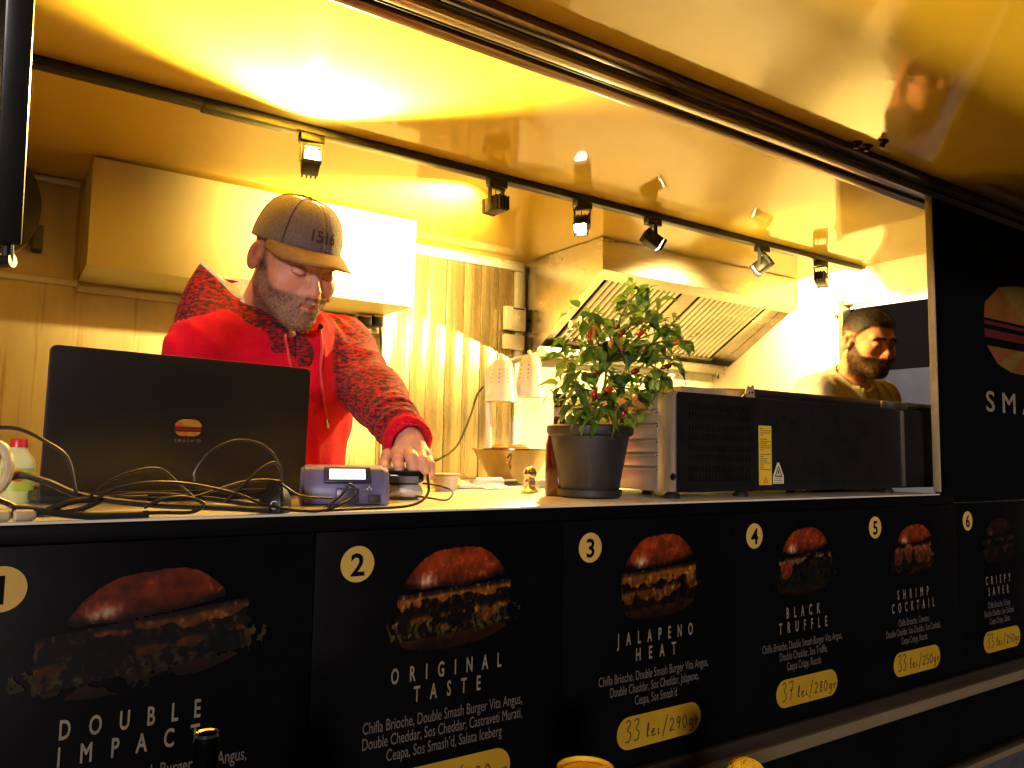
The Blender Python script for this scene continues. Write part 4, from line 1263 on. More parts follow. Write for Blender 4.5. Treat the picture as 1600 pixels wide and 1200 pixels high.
MB().tube(spline([hp + Vector((-.006, .01, .016)), hp + Vector((-.006, -.012, .012)), hp + Vector((-.004, -.016, -.008)), hp + Vector((-.002, .008, -.022))], 5), .004, 8).build('handle', M['bowl'], BW)
rf = random.Random(5)
M['food'] = mat('fried_food', (0.50, 0.22, 0.03), 0.6, var=0.2, scale=40, bump=.4, bscale=60)
fb2 = MB()
for k in range(7):
    q = bw + Vector((rf.uniform(-.06, .06), rf.uniform(-.06, .06), .125 + rf.uniform(0, .014)))
    fb2.lathe([(0, -.02), (.018, -.014), (.026, 0), (.018, .012), (0, .016)], q, 9, sx=1.4)
tag(fb2.build('fried_food', M['food']), 'golden fried pieces heaped in the steel mixing bowl', 'food', kind='stuff')

# twin heat lamp on its stand
HLp = at(766, 745, Y=1.52)
HL = thing('heat_lamp', 'cream twin-shade heat lamp on a post above the mixing bowl', 'heat lamp', Vector((HLp.x, HLp.y, ZB)))
M['lampwhite'] = mat('cream_enamel', (0.74, 0.68, 0.55), 0.28, var=0.04, scale=15)
part('base', M['lampwhite'], HL, (HLp.x - .06, HLp.x + .14, HLp.y - .06, HLp.y + .06, ZB, ZB + .012), bevel=.003)
a0, a1, a2, a3 = at(766, 745, Y=HLp.y), at(763, 600, Y=HLp.y), at(772, 572, Y=HLp.y), at(850, 551, Y=HLp.y - .04)
a0.z = ZB + .010
MB().tube(spline([a0, (a0 + a1) / 2, a1, (a1 + a2) / 2 + Vector((-.006, 0, .008)), a2, (a2 + a3) / 2, a3], 5), .012, 12).build('post', M['lampwhite'], HL)
for k, (cx_, ty_, by_) in enumerate(((785, 563, 628), (829, 556, 621))):
    tpt, bpt = at(cx_, ty_, Y=HLp.y - .03 - .01 * k), at(cx_, by_, Y=HLp.y - .03 - .01 * k)
    hh = tpt.z - bpt.z
    r1 = 26 * 3.05 / 1200
    sh = MB().lathe([(r1 * 1.02, 0), (r1, .003), (r1 * .70, hh * .72), (r1 * .60, hh * .93), (r1 * .45, hh), (.0, hh * 1.01)], Vector((tpt.x, tpt.y, bpt.z)), 28)
    sh.f.pop(0) if False else None
    so = sh.build('shade', M['lampwhite'], HL)
    vb2 = MB()
    for aa in range(-60, 61, 40):
        for j in range(4):
            z = hh * (.45 + .1 * j)
            rr_ = r1 * (1 - .3 * z / (hh * .72)) + .0006
            p = Vector((tpt.x + rr_ * math.sin(R_(aa - 25)), tpt.y - rr_ * math.cos(R_(aa - 25)), bpt.z + z))
            vb2.lathe([(0, .0003), (.0026, .0003), (.0026, -.002)], p, 8, ax=((math.cos(R_(aa - 25)), math.sin(R_(aa - 25)), 0), (0, 0, 1), (math.sin(R_(aa - 25)), -math.cos(R_(aa - 25)), 0)))
    vb2.build('vent_hole', M['rubber'], so)['kind'] = 'stuff'
    MB().tube([tpt, tpt + Vector((0, .012, .02))], .008, 8).build('neck', M['lampwhite'], so)
# cord of the heat lamp
c_pts = [at(755, 604, Y=1.50), at(745, 618, Y=1.5), at(735, 650, Y=1.45), at(715, 695, Y=1.40), at(690, 715, Y=1.30), at(672, 722, Y=1.25)]
MB().tube(spline(c_pts, 8), .0045, 8).build('cord', M['cable'], HL)

# switch boxes on the corner trim
sw = at(806, 497, Y=YB - .03)
SW = thing('switch_box', 'grey wall switch box with a round dial beside the hood', 'switch box', (sw.x, YB, sw.z))
def wbox(px0, px1, py0, py1, y0):
    a, b_2 = at(px0, py0, Y=y0), at(px1, py1, Y=y0)
    return (a.x, b_2.x, y0, YB - .027, b_2.z, a.z)
bx_ = wbox(791, 822, 477, 518, YB - .055)
part('box', M['white_plastic'], SW, bx_, bevel=.004)
part('face', M['trim'], SW, (bx_[0] + .032, bx_[1] - .006, YB - .058, YB - .0545, bx_[4] + .012, bx_[5] - .02), bevel=.001)
MB().lathe([(0, 0), (.017, 0), (.016, .006), (.006, .007), (.005, .012), (0, .012)], ((bx_[0] + bx_[1]) / 2 + .012, YB - .058, (bx_[4] + bx_[5]) / 2 + .006), 18, ax=((1, 0, 0), (0, 0, 1), (0, -1, 0))).build('dial', M['white_plastic'], SW)
part('mark_strip', M['ink'], SW, (bx_[0] + .04, bx_[1] - .01, YB - .0565, YB - .0552, bx_[5] - .012, bx_[5] - .006))
bx2 = wbox(789, 820, 521, 547, YB - .055)
J2 = part('junction_box', M['white_plastic'], None, bx2, bevel=.006)
tag(J2, 'plain white junction box under the dial switch box', 'junction box')
# sockets under the cabinet
sx0 = wbox(556, 601, 487, 521, YB - .045)
SK = thing('power_socket', 'white double power socket under the wall cabinet with black plugs', 'power socket', ((sx0[0] + sx0[1]) / 2, YB, sx0[4]))
part('box', M['white_plastic'], SK, (sx0[0], sx0[1], sx0[2], YB - .001, sx0[4], sx0[5]), bevel=.004)
for (a, bq) in ((562, 581), (585, 599)):
    q = wbox(a, bq, 492, 511, YB - .075)
    pg = part('plug', M['matblack'], SK, (q[0], q[1], q[2], YB - .046, q[4], q[5]), bevel=.006)
    q = wbox(a, bq, 490, 496, YB - .080)
    lt_ = part('plug_label', M['pill'], pg, (q[0], q[1], YB - .0765, YB - .0752, q[4], q[5]))
pts = [at(594, 510, Y=YB - .06), at(596, 540, Y=YB - .05), at(597, 590, Y=YB - .05), at(597, 640, Y=YB - .05), at(600, 740, Y=YB - .08)]
MB().tube(spline(pts, 6), .006, 8).build('lead', M['cable'], SK)

# paper, wraps and small tubs on the counters
M['paper'] = mat('white_paper', (0.78, 0.74, 0.64), 0.6, var=0.04, scale=12)


def crumple(name, px0, px1, py0, py1, Y0, Y1, z, hgt, label, cat, m_='paper', seed=1):
    rr_ = random.Random(seed)
    a, b_2 = at(px0, 750, Y=(Y0 + Y1) / 2).x, at(px1, 750, Y=(Y0 + Y1) / 2).x
    rows = []
    n, k_ = 14, 9
    for i in range(n):
        row = []
        for j in range(k_):
            u, v = i / (n - 1), j / (k_ - 1)
            e = min(u, 1 - u, v, 1 - v)
            h_ = hgt * (0.15 + min(1, e * 4)) * rr_.uniform(.25, 1.0)
            row.append((a + (b_2 - a) * u + rr_.uniform(-.004, .004), Y0 + (Y1 - Y0) * v + rr_.uniform(-.004, .004), z + .0015 + h_))
        rows.append(row)
    o = MB().grid(rows).build(name, M[m_], None, smooth=25)
    md = o.modifiers.new('thickness', 'SOLIDIFY')
    md.thickness = .0012
    return tag(o, label, cat)


crumple('crumpled_paper', 676, 738, 742, 760, .50, .585, CT, .020, 'crumpled white paper on the counter right of the person\'s hand', 'paper', seed=2)
crumple('wrapping_paper', 745, 790, 745, 765, .47, .57, CT, .010, 'flat crumpled wrapper on the counter below the mixing bowl', 'paper', seed=4)
tb_ = at(683, 742, Y=.50)
TBx = thing('plastic_tub', 'small clear-white plastic tub beside the person\'s hand', 'tub', (tb_.x, .46, CT))
MB().lathe([(0, 0), (.024, 0), (.030, .030), (.032, .031), (.032, .034), (.029, .034), (.023, .003), (0, .003)], (tb_.x, .46, CT), 20).build('cup', M['white_plastic'], TBx)
MB().lathe([(0, .035), (.033, .035), (.033, .038), (0, .039)], (tb_.x, .46, CT), 20).build('lid', M['white_plastic'], TBx)
sq = at(768, 752, Y=.55)
SQ = thing('wrapped_roll', 'pale wrapped roll lying on the counter in front of the bowl', 'roll', (sq.x, .55, CT))
MB().tube([(sq.x - .045, .55, CT + .013), (sq.x - .04, .55, CT + .013), (sq.x + .03, .555, CT + .013), (sq.x + .035, .555, CT + .013)], [.009, .0125, .0125, .009], 14).build('wrap', M['paper'], SQ)
MB().tube([(sq.x + .0355, .555, CT + .012), (sq.x + .075, .557, CT + .012)], .008, 10).build('dark_end', M['rubber'], SQ)
tg = at(848, 760, Y=.52)
TG = thing('napkin_stack', 'low stack of pale napkins between the shaker and the pot', 'napkins', (tg.x, .52, CT))
for k in range(6):
    part('napkin', M['paper'], TG, (tg.x - .035 + .002 * (k % 3), tg.x + .04 - .002 * (k % 2), .49, .56, CT + .0035 * k + .0005, CT + .0035 * k + .0032))

# ------------------------------------------------------------------ bar table in front, with what shows above the bottom edge
TZ = 1.165
M['wood'] = mat('dark_table_wood', (0.06, 0.035, 0.02), 0.5, var=0.2, scale=8, stretch=(.2, 1, 1))
BT = thing('bar_table', 'dark bar table in front of the trailer below the picture', 'table', (.45, -.34, 0))
for k in range(3):
    part('plank', M['wood'], BT, (-.15, .965, -.50 + .11 * k, -.394 + .11 * k, TZ - .03, TZ), bevel=.003)
for lx in (-.1, .9):
    for ly in (-.47, -.22):
        part('leg', M['matblack'], BT, (lx - .02, lx + .02, ly - .02, ly + .02, 0, TZ - .031))
bo = at(324, 1145, Y=-.30)
BO = thing('dark_bottle', 'open dark glass bottle rising at the bottom of the picture before menu panel 1', 'bottle', (bo.x, bo.y, TZ))
M['dglass'] = mat('dark_glass', (0.001, 0.001, 0.001), 0.6, var=0.05, scale=10, spec=.03)
hb2 = bo.z - TZ
MB().lathe([(0, 0), (.030, 0), (.032, .004), (.032, hb2 * .55), (.026, hb2 * .66), (.013, hb2 * .80), (.0100, hb2 - .012), (.0110, hb2 - .010), (.0110, hb2 - .002), (.0100, hb2), (.0080, hb2 - .001), (.0076, hb2 * .6)], (bo.x, bo.y, TZ), 28).build('glass', M['dglass'], BO)
MB().lathe([(.0081, hb2 - .0005), (.0103, hb2 + .0005), (.0112, hb2 - .002)], (bo.x, bo.y, TZ), 28, caps=False).build('rim', M['chrome'], BO)
yc = at(915, 1189, Y=-.30)
YC = thing('yellow_cup', 'round yellow cup whose rim shows at the bottom edge', 'cup', (yc.x, yc.y, TZ))
M['yel'] = mat('yellow_plastic', (0.72, 0.46, 0.02), 0.35, var=0.05, scale=20)
hc = yc.z - TZ - .007
MB().lathe([(0, 0), (.026, 0), (.028, .004), (.032, hc - .006), (.0345, hc - .004), (.0345, hc), (.0325, hc), (.030, hc - .006), (.027, hc - .006), (.025, hc - .004), (0, hc - .003)], (yc.x, yc.y, TZ), 36).build('cup_wall', M['yel'], YC)
yb = at(1166, 1186, Y=-.30)
hb3 = yb.z - TZ
YBk = thing('yellow_woven_ball', 'small yellow woven ball jar showing at the bottom edge', 'jar', (yb.x, yb.y, TZ))
rb = .027
MB().lathe([(0, 0), (.022, 0), (.026, .006), (.026, hb3 - 1.8 * rb), (.018, hb3 - 1.7 * rb)] + [(rb * math.sin(R_(a)), hb3 - rb - rb * math.cos(R_(a))) for a in range(50, 181, 13)], (yb.x, yb.y, TZ), 24).build('jar', M['yel'], YBk)
wv = MB()
for k in range(8):
    for sgn in (-1, 1):
        wv.tube([(yb.x + (rb + .001) * math.sin(R_(a)) * math.cos(k * math.pi / 4 + sgn * R_(a) * .8), yb.y + (rb + .001) * math.sin(R_(a)) * math.sin(k * math.pi / 4 + sgn * R_(a) * .8), TZ + hb3 - rb - (rb + .001) * math.cos(R_(a))) for a in range(80, 181, 10)], .0012, 5)
wv.build('weave', M['yel'], YBk)['kind'] = 'stuff'
# ------------------------------------------------------------------ people: distance fields meshed with surface nets


def hash3(a, b, c):
    return np.modf(np.abs(np.sin(a * 12.9898 + b * 78.233 + c * 37.719) * 43758.5453))[0]


def noise3(P, f, s=0.0):
    q = P * f + s
    i = np.floor(q)
    r = q - i
    r = r * r * (3 - 2 * r)
    o = 0
    for dx in (0, 1):
        for dy in (0, 1):
            for dz in (0, 1):
                w = (r[:, 0] if dx else 1 - r[:, 0]) * (r[:, 1] if dy else 1 - r[:, 1]) * (r[:, 2] if dz else 1 - r[:, 2])
                o = o + w * hash3(i[:, 0] + dx, i[:, 1] + dy, i[:, 2] + dz)
    return o


def A3(p): return np.array([p[0], p[1], p[2]], dtype=float)
def sph(P, c, r): return np.linalg.norm(P - A3(c), axis=1) - r


def ell(P, c, r):
    q = P - A3(c)
    r = A3(r)
    k0 = np.linalg.norm(q / r, axis=1)
    k1 = np.linalg.norm(q / (r * r), axis=1)
    return k0 * (k0 - 1) / np.maximum(k1, 1e-9)


def cap(P, a, b, ra, rb=None):
    rb = ra if rb is None else rb
    a, b = A3(a), A3(b)
    d = b - a
    t = np.clip(((P - a) @ d) / (d @ d), 0, 1)
    return np.linalg.norm(P - a - t[:, None] * d, axis=1) - (ra + (rb - ra) * t)


def capt(P, a, b):
    a, b = A3(a), A3(b)
    d = b - a
    return np.clip(((P - a) @ d) / (d @ d), 0, 1)


def smin(a, b, k):
    h = np.clip(0.5 + 0.5 * (b - a) / k, 0, 1)
    return b * (1 - h) + a * h - k * h * (1 - h)


def ssub(a, b, k): return -smin(-a, b, k)


def nets(f, lo, hi, h, slack=2.0):
    lo = np.array(lo, float)
    n = np.ceil((np.array(hi, float) - lo) / h).astype(int) + 1
    B = 12
    nb = np.ceil(n / B).astype(int)
    n = nb * B
    D = np.full(n, 1.0, dtype=np.float32)
    bi = np.stack(np.meshgrid(*[np.arange(k) for k in nb], indexing='ij'), -1).reshape(-1, 3)
    cen = lo + (bi * B + B / 2) * h
    dc = f(cen)
    g = np.stack(np.meshgrid(*[np.arange(B)] * 3, indexing='ij'), -1).reshape(-1, 3)
    lim = B * h * 0.87 * slack
    near = np.abs(dc) < lim
    for b, d in zip(bi[~near], dc[~near]):
        if d < 0:
            s = b * B
            D[s[0]:s[0] + B, s[1]:s[1] + B, s[2]:s[2] + B] = -1
    nbk = bi[near]
    for c0_ in range(0, len(nbk), 200):
        ch = nbk[c0_:c0_ + 200]
        idx = (ch[:, None] * B + g[None]).reshape(-1, 3)
        D[idx[:, 0], idx[:, 1], idx[:, 2]] = f(lo + idx * h)
    ins = D < 0
    cnt = np.zeros(n - 1, np.int8)
    for dx in (0, 1):
        for dy in (0, 1):
            for dz in (0, 1):
                cnt += ins[dx:n[0] - 1 + dx, dy:n[1] - 1 + dy, dz:n[2] - 1 + dz]
    act = np.argwhere((cnt > 0) & (cnt < 8))
    vid = np.full(n - 1, -1, np.int64)
    vid[act[:, 0], act[:, 1], act[:, 2]] = np.arange(len(act))
    pos = np.zeros((len(act), 3))
    num = np.zeros(len(act))
    cs = [(0, 0, 0), (1, 0, 0), (0, 1, 0), (1, 1, 0), (0, 0, 1), (1, 0, 1), (0, 1, 1), (1, 1, 1)]
    for a, b in ((0, 1), (2, 3), (4, 5), (6, 7), (0, 2), (1, 3), (4, 6), (5, 7), (0, 4), (1, 5), (2, 6), (3, 7)):
        pa, pb = np.array(cs[a]), np.array(cs[b])
        ia, ib = act + pa, act + pb
        da, db = D[ia[:, 0], ia[:, 1], ia[:, 2]], D[ib[:, 0], ib[:, 1], ib[:, 2]]
        mk = (da < 0) != (db < 0)
        t = np.where(mk, da / np.where(mk, da - db, 1), 0)
        pos += np.where(mk[:, None], ia + t[:, None] * (pb - pa), 0)
        num += mk
    V = lo + pos / num[:, None] * h
    Q = []
    for ax in range(3):
        o1, o2 = (ax + 1) % 3, (ax + 2) % 3
        s0 = [slice(None)] * 3
        s1 = [slice(None)] * 3
        s0[ax] = slice(0, n[ax] - 1)
        s1[ax] = slice(1, n[ax])
        a_, b_ = ins[tuple(s0)], ins[tuple(s1)]
        e = np.argwhere(a_ != b_)
        e = e[(e[:, o1] > 0) & (e[:, o2] > 0) & (e[:, o1] < n[o1] - 1) & (e[:, o2] < n[o2] - 1)]
        fl_ = a_[e[:, 0], e[:, 1], e[:, 2]]
        def vi(d1, d2):
            q = e.copy()
            q[:, o1] -= d1
            q[:, o2] -= d2
            return vid[q[:, 0], q[:, 1], q[:, 2]]
        q = np.stack([vi(1, 1), vi(0, 1), vi(0, 0), vi(1, 0)], 1)
        q[~fl_] = q[~fl_][:, ::-1]
        Q.append(q)
    Q = np.concatenate(Q)
    Q = Q[(Q >= 0).all(1)]
    return V, Q


def np_obj(name, parts, mat_, parent, cols=None, attr=None):
    """parts: list of (V, Q); joined into one mesh"""
    off, V, Q = 0, [], []
    for v, q in parts:
        V.append(v)
        Q.append(q + off)
        off += len(v)
    V, Q = np.concatenate(V), np.concatenate(Q)
    me = bpy.data.meshes.new(name)
    me.from_pydata(V.tolist(), [], Q.tolist())
    me.polygons.foreach_set('use_smooth', [True] * len(me.polygons))
    if cols is not None:
        ca = me.color_attributes.new('Col', 'FLOAT_COLOR', 'POINT')
        ca.data.foreach_set('color', np.concatenate([cols, np.ones((len(V), 1))], 1).astype(np.float32).ravel())
    if attr is not None:
        for k_, v_ in attr.items():
            at_ = me.attributes.new(k_, 'FLOAT', 'POINT')
            at_.data.foreach_set('value', v_.astype(np.float32))
    me.materials.append(mat_)
    return link(bpy.data.objects.new(name, me), parent)


def mixc(a, b, t): return a * (1 - t[:, None]) + np.asarray(b)[None] * t[:, None]
def sstep(x, a, b):
    t = np.clip((x - a) / (b - a), 0, 1)
    return t * t * (3 - 2 * t)


def beard_amt(P, full):
    """how bearded a point of the head is, in head coordinates (y = back, z = up, 0 at eye level)"""
    x, y, z = np.abs(P[:, 0]), P[:, 1], P[:, 2]
    line = -0.044 + 0.55 * np.clip(y + 0.062, 0, 0.06)             # cheek line rising towards the ear
    m_ = sstep(line - z, -0.006, 0.008) * sstep(0.030 - y, 0.0, 0.02) * sstep(z, -0.150, -0.118)
    side = sstep(0.018 - np.abs(y - 0.000), 0, 0.008) * sstep(0.03 - z, 0, .02) * sstep(x, .05, .06) * sstep(z, -.06, -.04)
    mous = sstep(0.030 - x, 0, .006) * sstep(-0.046 - z, 0, .004) * sstep(z, -.064, -.060) * (y < -.07)
    m_ = np.maximum(m_, side * (1.0 if full else .6))
    lips = sstep(0.020 - x, 0, .005) * sstep(0.0075 - np.abs(z + 0.0675), 0, .003) * (y < -.075)
    soul = sstep(0.026 - x, 0, .006) * (np.abs(z + 0.056) < .008) * (y < -.07)
    m_ = np.maximum(m_, mous) * (1 - lips)
    m_ = m_ * (1 - sstep(x, .071, .075) * (z > -.05))
    return m_


def head_sdf(P, full):
    S = np.abs(P[:, 0])
    Q = P.copy()
    Q[:, 0] = S
    d = ell(Q, (0, .012, .038), (.076, .098, .082))
    d = smin(d, ell(Q, (0, -.030, -.032), (.061, .061, .084)), .030)
    d = smin(d, cap(Q, (.046, .004, -.058), (.018, -.066, -.097), .023, .020), .022)
    d = smin(d, sph(Q, (0, -.079, -.101), .019), .018)
    d = smin(d, sph(Q, (.041, -.060, -.030), .027), .020)
    d = smin(d, cap(Q, (.040, -.072, .021), (.010, -.086, .018), .012, .011), .014)
    d = ssub(d, sph(Q, (.033, -.108, -.002), .0195), .012)
    d = smin(d, ell(Q, (.031, -.0795, -.002), (.0155, .0135, .0135)), .004)
    d = smin(d, ell(Q, (0, -.076, -.066), (.033, .022, .030)), .016)
    n_ = smin(cap(Q, (0, -.086, .010), (0, -.106, -.030), .0070, .0100), sph(Q, (0, -.1085, -.033), .0112), .008)
    n_ = smin(n_, sph(Q, (.0120, -.097, -.038), .0086), .008)
    d = smin(d, n_, .009)
    d = ssub(d, sph(Q, (.007, -.103, -.0470), .0040), .004)
    d = smin(d, cap(Q, (.019, -.090, -.065), (.0, -.0995, -.062), .0045, .0055), .005)
    d = smin(d, cap(Q, (.017, -.089, -.0715), (.0, -.0965, -.073), .005, .0068), .005)
    d = ssub(d, cap(Q, (.023, -.092, -.0675), (0, -.105, -.0672), .0016, .0022), .003)
    # ears
    E = Q - A3((.080, .014, -.008))
    ca_, sa_ = math.cos(.35), math.sin(.35)
    E = np.stack([E[:, 0] * ca_ - E[:, 1] * sa_, E[:, 0] * sa_ + E[:, 1] * ca_, E[:, 2] + .25 * E[:, 1]], 1)
    E = E / .93
    e = ell(E, (0, 0, 0), (.0085, .020, .034))
    e = ssub(e, ell(E, (.0095, -.003, .004), (.0105, .0135, .0235)), .003)
    e = smin(e, cap(E, (.004, .004, .018), (.002, .006, -.012), .0032), .003)
    e = smin(e, sph(E, (.004, -.014, -.006), .0055), .004)
    d = smin(d, e, .008)
    d = smin(d, cap(Q, (0, .034, -.060), (0, .066, -.215), .056, .064), .030)
    b = beard_amt(P, full)
    amp = .0070 if full else .0036
    fwdm = sstep(-P[:, 1], .0, .07)
    d = d - b * (amp * (.45 + .55 * fwdm) + (noise3(P, 260) - .5) * .0030)
    if full:   # short dark hair has a little body of its own
        hr = sstep(P[:, 2] - (.052 - .9 * np.clip(P[:, 1] + .05, 0, .06)), 0, .01)
        d = d - hr * (.0035 + (noise3(P, 300, 9) - .5) * .0022)
    return d


def head_colors(P, full, skin, beard, hair=None):
    x, y, z = np.abs(P[:, 0]), P[:, 1], P[:, 2]
    c = np.repeat(np.asarray(skin, float)[None], len(P), 0)
    c = c * (0.88 + 0.24 * noise3(P, 90))[:, None]
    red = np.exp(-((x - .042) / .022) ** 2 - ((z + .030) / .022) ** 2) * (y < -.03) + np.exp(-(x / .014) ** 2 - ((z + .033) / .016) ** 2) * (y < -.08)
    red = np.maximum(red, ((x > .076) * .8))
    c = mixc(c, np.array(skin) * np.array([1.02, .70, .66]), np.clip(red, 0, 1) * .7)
    lips = sstep(0.022 - x, 0, .004) * sstep(0.0095 - np.abs(z + 0.0675), 0, .004) * (y < -.082)
    c = mixc(c, np.array(skin) * np.array([.95, .55, .52]), lips * .85)
    crease = sstep(.0022 - np.abs(z + .0675), 0, .002) * (x < .023) * (y < -.08)
    c = mixc(c, np.array(skin) * .25, crease * .8)
    # lowered lids: lash line and a little shade in the socket colour
    ex = (x - .031) / .0155
    lash = sstep(.0020 - np.abs(z - (-.0085 + .004 * ex ** 2)), 0, .0016) * (np.abs(ex) < 1.05) * (y < -.074)
    c = mixc(c, (.012, .008, .006), lash * .92)
    lidfold = sstep(.0016 - np.abs(z - (.0075 - .006 * ex ** 2)), 0, .0016) * (np.abs(ex) < 1.05) * (y < -.072)
    c = mixc(c, np.array(skin) * .45, lidfold * .7)
    bcol = np.asarray(beard, float)[None] * (0.30 + 1.2 * noise3(P, 420, 3))[:, None]
    brow = sstep(.0052 - np.abs(z - (.0215 - .22 * np.clip(x - .034, 0, 1) * 2)), 0, .003) * sstep(x, .008, .013) * sstep(.052 - x, 0, .008) * (y < -.055)
    c = c * (1 - brow[:, None] * (.9 if full else .55)) + bcol * brow[:, None] * (.9 if full else .55)
    b = beard_amt(P, full) * (1 if full else .74)
    b = b * (.75 + .25 * noise3(P, 300, 5))
    c = c * (1 - b[:, None]) + bcol * b[:, None]
    if hair is not None:
        hl = .056 - 1.05 * np.clip(y + .062, 0, .075)
        hl = np.where(y > .012, -.03 - .4 * (y - .012), hl)
        hm = sstep(z - hl, -.004, .010) * (1 - sstep(x, .073, .077) * (z < .03))
        hm *= np.clip(.62 + .38 * sstep(z, .0, .06), 0, 1)
        hc = np.asarray(hair, float)[None] * (0.5 + 1.0 * noise3(P, 400, 8))[:, None]
        c = c * (1 - hm[:, None]) + hc * hm[:, None]
    return np.clip(c, 0, 1)


def frame(fwd_xy, pitch):
    f = Vector((fwd_xy[0], fwd_xy[1], 0)).normalized() * math.cos(pitch) + Vector((0, 0, -math.sin(pitch)))
    left = Vector((0, 0, 1)).cross(f).normalized()
    back = -f
    up = left.cross(back)
    return left, back, up


def to_world(V, org, fr):
    Mx = np.array([A3(a) for a in fr])
    return A3(org)[None] + V @ Mx


def to_local(V, org, fr):
    Mx = np.array([A3(a) for a in fr])
    return (V - A3(org)[None]) @ Mx.T


M['skin'] = vcol_mat('skin', 0.58, bump=0.30, bscale=420, sss=0.08, spec=0.28)
M['strand'] = vcol_mat('hair_strand', 0.8, spec=0.06)
M['shirt'] = mat('khaki_cotton', (0.52, 0.45, 0.30), 0.9, var=0.10, scale=40, bump=0.25, bscale=300, spec=.15)
M['trouser'] = mat('dark_trousers', (0.03, 0.03, 0.035), 0.8, var=0.1, scale=40)



def vnormals(V, Q):
    n = np.cross(V[Q[:, 2]] - V[Q[:, 0]], V[Q[:, 3]] - V[Q[:, 1]])
    N = np.zeros_like(V)
    for k_ in range(4):
        np.add.at(N, Q[:, k_], n)
    return N / np.maximum(np.linalg.norm(N, axis=1, keepdims=True), 1e-12)


def strands(name, Vl, Q, weight, count, length, width, lay, cols, org, fr, parent, seed=1):
    """short hairs: thin tapered blades standing on the head mesh, laid over in direction lay (head axes)"""
    rg_ = np.random.RandomState(seed)
    N = vnormals(Vl, Q)
    w = np.clip(weight, 0, 1) ** 2
    idx = rg_.choice(len(Vl), size=count, p=w / w.sum())
    p = Vl[idx] + rg_.normal(0, .0010, (count, 3))
    nn = N[idx]
    d = nn * .55 + np.asarray(lay)[None] * .75 + rg_.normal(0, .30, (count, 3))
    d /= np.linalg.norm(d, axis=1, keepdims=True)
    side = np.cross(d, nn + rg_.normal(0, .3, (count, 3)))
    side /= np.maximum(np.linalg.norm(side, axis=1, keepdims=True), 1e-9)
    L = length * rg_.uniform(.6, 1.25, (count, 1))
    p = p - nn * .0012
    a, b, m1, m2, t = p - side * width, p + side * width, p + d * L * .6 + side * width * .8, p + d * L * .6 - side * width * .8, p + d * L - nn * L * .18
    V = np.stack([a, b, m1, m2, t], 1).reshape(-1, 3)
    base = np.arange(count)[:, None] * 5
    F = [tuple(r) for r in (base + np.array([[0, 1, 2, 3]])).tolist()] + [tuple(r) for r in (base + np.array([[3, 2, 4]])).tolist()]
    me = bpy.data.meshes.new(name)
    me.from_pydata(to_world(V, org, fr).tolist(), [], F)
    c = np.asarray(cols, float)[rg_.randint(0, len(cols), count)] * rg_.uniform(.6, 1.3, (count, 1))
    ca = me.color_attributes.new('Col', 'FLOAT_COLOR', 'POINT')
    ca.data.foreach_set('color', np.concatenate([np.repeat(c, 5, 0), np.ones((count * 5, 1))], 1).astype(np.float32).ravel())
    me.materials.append(M['strand'])
    o = link(bpy.data.objects.new(name, me), parent)
    o['kind'] = 'stuff'
    return o


# red hoodie cloth: plain red with a knitted dark melange where the 'knit' attribute is set
hm_ = mat('red_hoodie', (0.62, 0.002, 0.022), 0.85, var=0.07, scale=25, bump=0.35, bscale=420, sheen=.04, spec=.12)
M['hoodie'] = hm_
nt = hm_.node_tree
bs = nt.nodes['Principled BSDF']
src = bs.inputs['Base Color'].links[0].from_socket
tc = nt.nodes.new('ShaderNodeTexCoord')
n1 = nt.nodes.new('ShaderNodeTexNoise'); n1.inputs['Scale'].default_value = 330; n1.inputs['Detail'].default_value = 6; n1.inputs['Roughness'].default_value = .75
mpn = nt.nodes.new('ShaderNodeMapping'); mpn.inputs['Scale'].default_value = (1, 1, 2.6)
nt.links.new(tc.outputs['Object'], mpn.inputs['Vector']); nt.links.new(mpn.outputs[0], n1.inputs['Vector'])
n2 = nt.nodes.new('ShaderNodeTexNoise'); n2.inputs['Scale'].default_value = 85; n2.inputs['Detail'].default_value = 2
nt.links.new(mpn.outputs[0], n2.inputs['Vector'])
ad_ = nt.nodes.new('ShaderNodeMath'); ad_.operation = 'ADD'
nt.links.new(n1.outputs['Fac'], ad_.inputs[0]); nt.links.new(n2.outputs['Fac'], ad_.inputs[1])
rp = nt.nodes.new('ShaderNodeValToRGB')
rp.color_ramp.elements[0].position = .46; rp.color_ramp.elements[0].color = (.020, .014, .018, 1)
rp.color_ramp.elements[1].position = .61; rp.color_ramp.elements[1].color = (.50, .006, .018, 1)
hf = nt.nodes.new('ShaderNodeMath'); hf.operation = 'MULTIPLY'; hf.inputs[1].default_value = .5
nt.links.new(ad_.outputs[0], hf.inputs[0]); nt.links.new(hf.outputs[0], rp.inputs['Fac'])
kn = nt.nodes.new('ShaderNodeAttribute'); kn.attribute_name = 'knit'
mxk = nt.nodes.new('ShaderNodeMixRGB')
nt.links.new(kn.outputs['Fac'], mxk.inputs['Fac']); nt.links.new(src, mxk.inputs['Color1']); nt.links.new(rp.outputs[0], mxk.inputs['Color2'])
nt.links.new(mxk.outputs[0], bs.inputs['Base Color'])

# ================================================================== the man in the red hoodie
H1 = at(461, 407, d=1.59)
fr1 = frame((.21, -.978), R_(27))
P1 = thing('person', 'person in red hoodie and grey cap bending over the card terminal', 'person', (H1.x, H1.y + .1, .62))
hv, hq = nets(lambda P: head_sdf(P, False), (-.10, -.14, -.24), (.10, .145, .14), .0027)
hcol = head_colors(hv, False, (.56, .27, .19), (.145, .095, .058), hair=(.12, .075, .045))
hw = to_world(hv, H1, fr1)


def hp1(x, y, z): return H1 + fr1[0] * x + fr1[1] * y + fr1[2] * z


